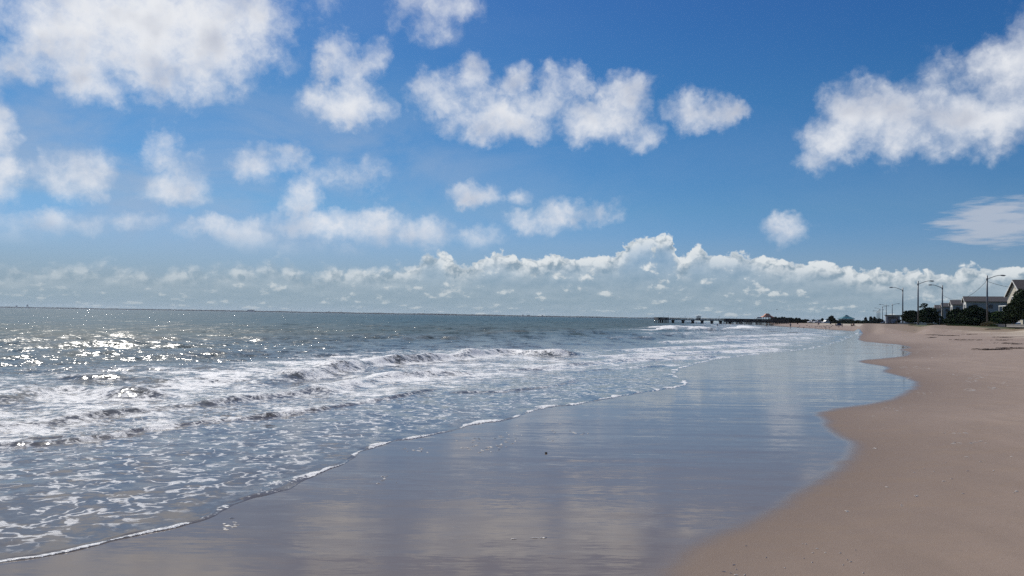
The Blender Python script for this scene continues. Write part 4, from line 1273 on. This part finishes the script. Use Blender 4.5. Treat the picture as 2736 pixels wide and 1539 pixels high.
for U, h, lab in ((1775, 2.1, 'thin lamp post on the end platform of the pier'), (1787.5, 2.4, 'thin lamp post on the pier just right of its end platform'), (1832.5, 2.1, 'lone thin lamp post on the pier left of the gazebo'),
                  (1924, 2.3, 'thin lamp post on the pier where the solid part begins'), (1970, 1.9, 'thin lamp post midway along the solid part of the pier'), (2018, 1.6, 'thin lamp post next to the blue-grey shelter')):
    pier_pole(U, h, lab)
for k, (U, lean, lab) in enumerate(((1912, 1.2, 'leftmost leaning fishing rod on the pier rail'), (1919, -1.0, 'fishing rod leaning left beside the pier lamp'), (1929, 1.6, 'long fishing rod slanting right above the pier'), (1946, .9, 'short fishing rod on the solid part of the pier'), (1954, 1.3, 'rightmost fishing rod leaning over the pier rail'))):
    tag(MB().tube([(0, 0, 0), (lean * .6, -.6, .9), (lean, -1.1, 1.5)], [.035, .025, .015], 5).build('fishing_rod', M['cable'], loc=(px_x(U), PY - 1.9, 2.9)), lab, 'fishing rod', 'fishing rods on the pier rail')

# ------------------------------------------------------------------ people
def skin_body(name, J, E, R_, m_, parent=None, root=0):
    me = bpy.data.meshes.new(name)
    me.from_pydata(J, E, [])
    o = bpy.data.objects.new(name, me); COL.objects.link(o)
    me.materials.append(m_)
    mod = o.modifiers.new('skin', 'SKIN'); mod.use_smooth_shade = True
    for i, r in enumerate(R_):
        sv_ = me.skin_vertices[0].data[i]; sv_.radius = (r, r); sv_.use_root = (i == root)
    sb = o.modifiers.new('sub', 'SUBSURF'); sb.levels = 1; sb.render_levels = 2
    if parent: o.parent = parent
    return o
def person(loc, rz, label, pose, top, bottom, H=1.7, group=None, hairm='hair', hat=None):
    t = thing('person', label, 'person', loc, rz, group)
    k = H / 1.7
    P_ = dict(pelvis=(0, 0, .92), chest=(0, .0, 1.25), neck=(0, 0, 1.44), head=(0, 0.01, 1.58), crown=(0, 0, 1.66),
             shL=(-.18, 0, 1.38), elL=(-.22, -.04, 1.12), haL=(-.20, .10, .90), shR=(.18, 0, 1.38), elR=(.22, .04, 1.12), haR=(.22, .12, .90),
             hiL=(-.09, 0, .88), knL=(-.10, .02, .48), anL=(-.10, -.02, .08), toL=(-.10, .13, .03), hiR=(.09, 0, .88), knR=(.10, .02, .48), anR=(.10, -.02, .08), toR=(.10, .13, .03))
    P_.update(pose)
    names = list(P_); J = [Vector(P_[n_]) * k for n_ in names]; ix = {n_: i for i, n_ in enumerate(names)}
    E = [(ix[a], ix[b_]) for a, b_ in (('pelvis', 'chest'), ('chest', 'neck'), ('neck', 'head'), ('head', 'crown'), ('chest', 'shL'), ('shL', 'elL'), ('elL', 'haL'), ('chest', 'shR'), ('shR', 'elR'), ('elR', 'haR'),
         ('pelvis', 'hiL'), ('hiL', 'knL'), ('knL', 'anL'), ('anL', 'toL'), ('pelvis', 'hiR'), ('hiR', 'knR'), ('knR', 'anR'), ('anR', 'toR'))]
    rad = dict(pelvis=.13, chest=.14, neck=.055, head=.09, crown=.06, shL=.06, shR=.06, elL=.042, elR=.042, haL=.035, haR=.035, hiL=.09, hiR=.09, knL=.06, knR=.06, anL=.04, anR=.04, toL=.035, toR=.035)
    skin_body('body', J, E, [rad[n_] * k for n_ in names], M['skin'], t)
    V_ = lambda n_: Vector(P_[n_]) * k
    # shirt: torso and upper arms; shorts: pelvis and thighs
    sn = ['pelvis', 'chest', 'neck', 'shL', 'elL', 'shR', 'elR']
    Js = [V_('pelvis'), V_('chest'), V_('neck') - Vector((0, 0, .03)), V_('shL'), V_('shL').lerp(V_('elL'), .7), V_('shR'), V_('shR').lerp(V_('elR'), .7)]
    skin_body('shirt', Js, [(0, 1), (1, 2), (1, 3), (3, 4), (1, 5), (5, 6)], [.155 * k, .165 * k, .07 * k, .08 * k, .06 * k, .08 * k, .06 * k], M[top], t)
    Jb = [V_('pelvis') + Vector((0, 0, .02)), V_('hiL'), V_('hiL').lerp(V_('knL'), .85), V_('hiR'), V_('hiR').lerp(V_('knR'), .85)]
    skin_body('shorts', Jb, [(0, 1), (1, 2), (0, 3), (3, 4)], [.15 * k, .11 * k, .085 * k, .11 * k, .085 * k], M[bottom], t)
    hv = V_('crown')
    mb = MB(); mb.tube([hv + Vector((0, -.03, -.10)) * k, hv + Vector((0, -.02, 0)) * k, hv + Vector((0, -.01, .05)) * k], [.105 * k, .10 * k, .04 * k], 10)
    mb.build('hair', M[hairm], t, smooth=True)
    for s in (-1, 1):
        for j in range(4):
            a = V_('haL' if s < 0 else 'haR')
            MB().tube([a + Vector((.012 * (j - 1.5) * 1.6, .01, -.02)) * k, a + Vector((.012 * (j - 1.5) * 1.8, .03, -.09 + .006 * abs(j - 1))) * k], [.011 * k, .008 * k], 5).build('finger', M['skin'], t)
    return t
walkpose = dict(knL=(-.10, .20, .52), anL=(-.10, .28, .10), toL=(-.10, .42, .07), knR=(.10, -.02, .47), anR=(.10, -.28, .14), toR=(.10, -.16, .05), elL=(-.22, -.14, 1.14), haL=(-.20, -.10, .92), elR=(.22, .10, 1.14), haR=(.20, .28, .98))
p = on_beach(2049, 874); p.z = max(p.z, 0) 
person((p.x, p.y, p.z - .02), math.radians(75), 'person in dark clothes walking left at the water edge near the orange pavilion', walkpose, 'dark_c', 'red_c', 1.55)
p = on_beach(2112, 876.5)
person((p.x, p.y, p.z - .02), math.radians(150), 'person in a pale loose shirt standing with elbow out at the water edge', dict(elR=(.36, .0, 1.18), haR=(.24, .14, .98), hiL=(-.11, 0, .88), anL=(-.15, 0, .08), toL=(-.18, .13, .03), knL=(-.13, .02, .48), anR=(.15, 0, .08), toR=(.18, .13, .03), knR=(.13, .02, .48)), 'grey_c', 'navy', 1.72)
p = at(2397.5, 214); p.z = ground_z(p.x, p.y)
person((p.x, p.y, p.z - .02), math.radians(200), 'person in dark clothes standing on the dry sand left of the pine clump', dict(elL=(-.30, .1, 1.15), haL=(-.30, .3, 1.0)), 'navy', 'dark_c', 1.75)
sit = dict(pelvis=(0, 0, .30), chest=(0, -.08, .62), neck=(0, -.06, .80), head=(0, -.03, .94), crown=(0, -.03, 1.02), shL=(-.18, -.08, .75), shR=(.18, -.08, .75), elL=(-.24, .04, .52), haL=(-.16, .22, .48), elR=(.24, .04, .52), haR=(.16, .22, .48),
           hiL=(-.09, .04, .30), hiR=(.09, .04, .30), knL=(-.11, .42, .48), knR=(.11, .42, .44), anL=(-.11, .62, .10), anR=(.11, .70, .10), toL=(-.11, .76, .05), toR=(.11, .84, .05))
def beach_chair(U, V, rz, label, cloth='navy'):
    p = on_beach(U, V)
    t = thing('beach_chair', label, 'beach chair', (p.x, p.y, p.z), math.radians(rz), 'beach chairs on the far sand')
    MB().box((0, .1, .28), (.55, .55, .04)).build('seat', M[cloth], t)
    b_ = MB().box((0, 0, 0), (.55, .04, .75)).build('backrest', M[cloth], t, loc=(0, -.28, .62)); b_.rotation_euler = (.35, 0, 0)
    for x in (-.26, .26):
        MB().tube([(x, -.32, 0), (x, .32, .30)], .02, 6).build('leg', M['steel_l'], t)
        MB().tube([(x, .34, 0), (x, -.2, .32)], .02, 6).build('leg', M['steel_l'], t)
    return p, t
for U, V, rz, lab, cl in ((2131, 867.3, 160, 'empty dark beach chair right of the standing person', 'dark_c'), (2187, 868, 120, 'beach chair with a sitting person, left of the round lone tree', 'red_c'),
                          (2219, 868, 150, 'beach chair between the round tree and the dark gear', 'dark_c'), (2280, 871, 110, 'beach chair at the right end of the row of sunbathers', 'navy')):
    p, _ = beach_chair(U, V, rz, lab, cl)
    if U != 2131 and U != 2219:
        person((p.x, p.y, p.z), math.radians(rz), 'person sitting in the ' + ('rust coloured beach chair' if U == 2187 else 'navy beach chair at the right end of the row'), sit, 'navy' if U == 2187 else 'red_c', 'dark_c', 1.65)
for U, V, rz, top, lab in ((2233, 870.5, 170, 'dark_c', 'person sitting on the sand at the left of the blue beach tent'), (2250, 871, 140, 'grey_c', 'person sitting on the sand at the right of the blue beach tent'), (2275, 871.5, 200, 'red_c', 'person sitting low on the sand left of the rightmost chair')):
    p = on_beach(U, V)
    person((p.x, p.y, p.z - .12), math.radians(rz), lab, sit, top, 'navy', 1.6)
p = on_beach(2242, 870)
t = thing('beach_tent', 'low dark blue beach tent among the sunbathers on the far sand', 'beach tent', (p.x, p.y, p.z), .2)
tb = MB(); tb.add([(-1.1, -.6, 0), (1.1, -.6, 0), (1.0, .6, 0), (-1.0, .6, 0), (-.7, .1, .85), (.7, .1, .85)], [(0, 1, 5, 4), (1, 2, 5), (2, 3, 4, 5), (3, 0, 4)])
tb.build('canopy', M['navy'], t)
for s in (-1, 1):
    MB().tube([(s * 1.12, -.62, 0), (s * .7, .1, .87)], .015, 5).build('pole', M['steel_l'], t)
# swimmers in front of the pier
swim = dict(pelvis=(0, 0, -.1), hiL=(-.09, 0, -.14), hiR=(.09, 0, -.14), chest=(0, 0, .18), neck=(0, 0, .36), head=(0, .01, .50), crown=(0, 0, .58), shL=(-.18, 0, .30), shR=(.18, 0, .30), elL=(-.34, .1, .16), haL=(-.42, .25, .10), elR=(.34, .1, .2), haR=(.45, .2, .3),
            knL=(-.1, .02, -.5), knR=(.1, .02, -.5), anL=(-.1, 0, -.9), anR=(.1, 0, -.9), toL=(-.1, .1, -.93), toR=(.1, .1, -.93))
for i, (U, V, lab) in enumerate(((1838, 863.5, 'bather at the left end of the group in front of the pier'), (1843, 862.5, 'bather second from the left in the group by the pier'), (1846, 864, 'front bather in the middle of the group by the pier'), (1850, 862.2, 'rear bather in the middle of the group by the pier'),
        (1854, 863.5, 'bather right of the middle of the group by the pier'), (1861, 863.6, 'bather at the right end of the group by the pier'), (1917, 869.5, 'lone bather in front of the solid part of the pier'), (1985, 866.0, 'lone bather beyond the white breaker near the orange pavilion'))):
    p = gp(U, V, .1)
    person((p.x, p.y, .12), random.uniform(0, 6), lab, swim, 'dark_c', 'navy', 1.65, group='bathers in the sea off the pier')

# ------------------------------------------------------------------ gulls
def gull(loc, rz, label, flying=False, s=1.0, dark=True, group=None):
    t = thing('gull', label, 'gull', loc, rz, group)
    b_ = MB().tube([(0, -.24, .17), (0, -.15, .19), (0, 0, .20), (0, .12, .23), (0, .17, .30), (0, .20, .345), (0, .24, .34)], [.012, .055, .085, .065, .04, .042, .015], 8)
    ob = b_.build('body', M['gullg' if dark else 'gullw'], t, smooth=True)
    MB().tube([(0, .235, .338), (0, .30, .328)], [.014, .004], 6).build('beak', M['drift'], t)
    if flying:
        for q_ in (-1, 1):
            w = MB(); w.add([(q_ * .05, .08, .22), (q_ * .05, -.10, .22), (q_ * .38, -.10, .36), (q_ * .36, .06, .37), (q_ * .72, -.16, .30), (q_ * .40, .04, .375),
                              (q_ * .05, .08, .245), (q_ * .05, -.10, .235), (q_ * .38, -.10, .375), (q_ * .36, .06, .39)], [(0, 1, 2, 3), (3, 2, 4), (6, 9, 8, 7), (9, 4, 8), (0, 6, 7, 1), (0, 3, 9, 6), (1, 7, 8, 2)])
            w.build('wing', M['gullg'], t)
    else:
        for q_ in (-1, 1):
            w = MB().tube([(q_ * .07, .10, .22), (q_ * .085, -.05, .22), (q_ * .04, -.28, .18)], [.03, .05, .01], 6); w.build('wing', M['gullg'], t, smooth=True)
            MB().tube([(q_ * .03, 0, .14), (q_ * .03, .01, 0)], .008, 5).build('leg', M['drift'], t)
    t.scale = (s, s, s)
    return t
p = ray(2076, 829) * (270 / ray(2076, 829).y)
gull((p.x, p.y, CAMZ + p.z), 1.2, 'gull flying above the thicket right of the orange pavilion', True)
birds = [(2133, 876), (2136, 872.5), (2147, 877), (2156, 871.3), (2162, 874.5), (2169, 873), (2179, 875.5), (2184, 873.5), (2190, 875), (2195.5, 876.2), (2201, 873.6), (2204, 875.3), (2209, 872.5), (2215, 872.8), (2221, 874.5), (2225, 871.5), (2235, 872.4), (2240.5, 875.6), (2243, 873.5), (2250, 874.6), (2206, 878.3), (2216, 877.8), (2284, 872.5)]
g0 = None
for i, (U, V) in enumerate(birds):
    p = on_beach(U, V)
    if g0 is None:
        g0 = gull(tuple(p), 0, 'x', False, 1.35)
        o = g0
    else:
        o = copy_tree(g0)
    o.location = p; o.rotation_euler = (0, 0, random.uniform(0, 6.28))
    o['group'] = 'gulls resting on the far sand'
    o['label'] = 'dark gull resting in the loose flock on the far sand below the sunbathers'
g0['label'] = 'dark gull at the left end of the resting flock, nearest the standing person'
bpy.context.view_layer.update()

# ------------------------------------------------------------------ wrack, driftwood, shells
def wrack(U, V, L, w, label, seed, n=60, m_='wrack'):
    r = random.Random(seed)
    p = on_beach(U, V)
    mb = MB()
    for _ in range(n):
        x = r.gauss(0, L / 3.2); y = r.gauss(0, w / 3)
        a = r.gauss(0, .5); l = r.uniform(.08, .35) * min(1, L)
        mb.tube([(x, y, .01), (x + math.cos(a) * l, y + math.sin(a) * l, r.uniform(.02, .09)), (x + math.cos(a) * l * 2, y + math.sin(a + .5) * l * 1.7, .01)], [.012, .016, .008], 4, cap=False)
    tag(mb.build('seaweed_clump', M[m_], loc=p), label, 'seaweed', 'dark seaweed clumps on the sand')
WR = [(2655, 935, 2.4, .8, 'largest dark tangle of seaweed on the sand near the right edge', 170), (2690, 931.5, 1.8, .3, 'thin seaweed line joining the largest tangle on its right', 60), (2722, 931.5, 2.2, .25, 'thin seaweed streak at the very right edge', 60),
      (2688, 918, 1.8, .3, 'dark seaweed streak above the largest tangle', 60), (2712, 920, 1.2, .2, 'small seaweed streak above the right edge streak', 30), (2488, 902.5, .9, .4, 'dark compact seaweed piece left of centre of the dry sand', 50),
      (2497, 895.5, 2.0, .5, 'seaweed strip above the compact dark piece', 60), (2525, 897, 1.8, .4, 'broken seaweed strip right of the compact piece', 50), (2545, 897.5, 1.2, .3, 'short seaweed bit at the end of the broken strip', 30),
      (2678, 909.5, 1.4, .3, 'dark seaweed streak on the edge of the pale sand', 40), (2684, 902, 1.8, .3, 'seaweed streak on the pale sand above the edge line', 40), (2592, 894, 1.6, .4, 'seaweed bit high on the pale sand below the pines', 40),
      (2568, 908.8, 2.2, .2, 'faint seaweed dashes along the pale sand edge, left part', 30), (2610, 909.2, 2.6, .2, 'faint seaweed dashes along the pale sand edge, right part', 30), (2430, 870.5, .8, .5, 'small dark lump of seaweed below the left end of the scarp', 40), (2700, 877, .8, .4, 'small dark clump at the foot of the brown scarp on the right', 50),
      (2065, 887, 1.6, .5, 'brown weed raft in the shallows below the walking person', 50), (2120, 889, 1.6, .4, 'brown weed raft in the shallows below the standing person', 40)]
for i, (U, V, L, w, lab, n) in enumerate(WR):
    wrack(U, V, L, w, lab, 300 + i, n)
p = at(2389, 211); p.z = ground_z(p.x, p.y)
dw = MB(); dw.tube([(-1.4, 0, .05), (-.6, .05, .10), (.2, 0, .22), (.9, -.1, .55)], [.05, .10, .12, .05], 8); dw.tube([(-.5, .05, .12), (-.9, .3, .30)], [.05, .02], 6)
tag(dw.build('driftwood', M['wrack'], loc=p, smooth=True), 'dark forked driftwood beside the person left of the pines', 'driftwood')
p = on_beach(1459, 1212)
tag(MB().box((0, 0, .012), (.035, .028, .02), .4).build('pebble', M['wrack'], loc=p), 'small dark pebble on the wet sand in the middle', 'pebble')
def flecks():
    r = random.Random(9)
    mb = MB()
    def fleck(p, l, w, a, h=.006):
        n = 9
        ca, sa = math.cos(a), math.sin(a)
        o = len(mb.v)
        for k in range(n):
            b_ = 2 * math.pi * k / n
            q_ = r.uniform(.45, 1.0)
            x, y = math.cos(b_) * l * q_, math.sin(b_) * w * q_
            mb.v.append((p.x + x * ca - y * sa, p.y + x * sa + y * ca, p.z + .003))
        mb.v.append((p.x, p.y, p.z + h + .003))
        for k in range(n):
            mb.f.append((o + k, o + (k + 1) % n, o + n))
    # clusters: photo pixel, spread px, count, size
    CL = [(2482, 927, 26, 6, 10, .13), (2455, 933, 26, 3, 8, .12), (2523, 949, 8, 3, 5, .10), (2497, 954, 10, 2, 4, .10), (2415, 973, 22, 6, 10, .09), (2450, 985, 34, 8, 14, .07), (2484, 987, 5, 3, 6, .07), (2430, 995, 12, 3, 6, .06),
          (2548, 1003, 10, 3, 5, .05), (2610, 1010, 22, 6, 12, .07), (2600, 1018, 24, 5, 9, .06), (2650, 1037, 14, 4, 5, .06), (2680, 1025, 40, 4, 8, .06), (2600, 1042, 26, 3, 9, .07), (2640, 1038, 30, 4, 6, .05), (2470, 1031, 20, 2, 5, .06),
          (2338, 1162, 8, 3, 3, .03), (2560, 1160, 28, 3, 8, .035), (2600, 1185, 50, 6, 9, .03), (2262, 1316, 8, 2, 3, .022), (2444, 1324, 7, 2, 4, .022), (2410, 1349, 4, 2, 2, .02), (2715, 1316, 6, 3, 3, .02), (2160, 990, 40, 3, 7, .06), (2120, 963, 60, 2, 8, .07), (2200, 945, 80, 6, 10, .06),
          (1280, 1185, 90, 18, 26, .035), (1340, 1165, 110, 22, 22, .03), (1110, 1195, 40, 8, 10, .03), (1040, 1270, 60, 20, 7, .022), (620, 1390, 50, 12, 10, .03), (1373, 1431, 5, 2, 2, .03), (1450, 1430, 16, 3, 4, .03), (1500, 1150, 100, 25, 14, .03), (1950, 1525, 60, 20, 8, .015), (2300, 1480, 300, 60, 16, .012),
          (1750, 1030, 60, 6, 10, .05), (2030, 1000, 100, 5, 8, .04), (2380, 1085, 80, 14, 10, .03), (2560, 1260, 160, 50, 14, .02)]
    for U, V, su, sv2, n, sz in CL:
        for _ in range(n):
            u, v = U + r.gauss(0, su * .5), V + r.gauss(0, sv2 * .5)
            p = gp(u, v, .06 if u < 2200 else .3)
            z = ground_z(p.x, p.y)
            if z > .1:
                p = gp(u, v, z); z = ground_z(p.x, p.y)
            p.z = z
            fleck(p, sz * r.uniform(.6, 2.2), sz * r.uniform(.25, .7), r.gauss(0, .4))
    tag(mb.build('foam_flecks', M['shell']), 'small pale flecks of dried foam and shell scattered over the sand', 'foam flecks', kind='stuff')
flecks()

# ------------------------------------------------------------------ air
hz = MB().box((0, 4100, 16.5), (18900, 8800, 41))
hme = bpy.data.meshes.new('haze'); hme.from_pydata(hz.v, [], hz.f)
ho = bpy.data.objects.new('haze', hme); COL.objects.link(ho); ho['kind'] = 'stuff'
hm_ = bpy.data.materials.new('haze_air'); hm_.use_nodes = True
q = G(hm_.node_tree); q.n.clear()
o_ = q.new('ShaderNodeOutputMaterial'); v_ = q.new('ShaderNodeVolumePrincipled')
q.put(v_.inputs['Color'], (0.80, 0.88, 1.0)); v_.inputs['Density'].default_value = 3.5e-5; v_.inputs['Anisotropy'].default_value = 0.3
q.l.new(v_.outputs[0], o_.inputs['Volume'])
hme.materials.append(hm_)
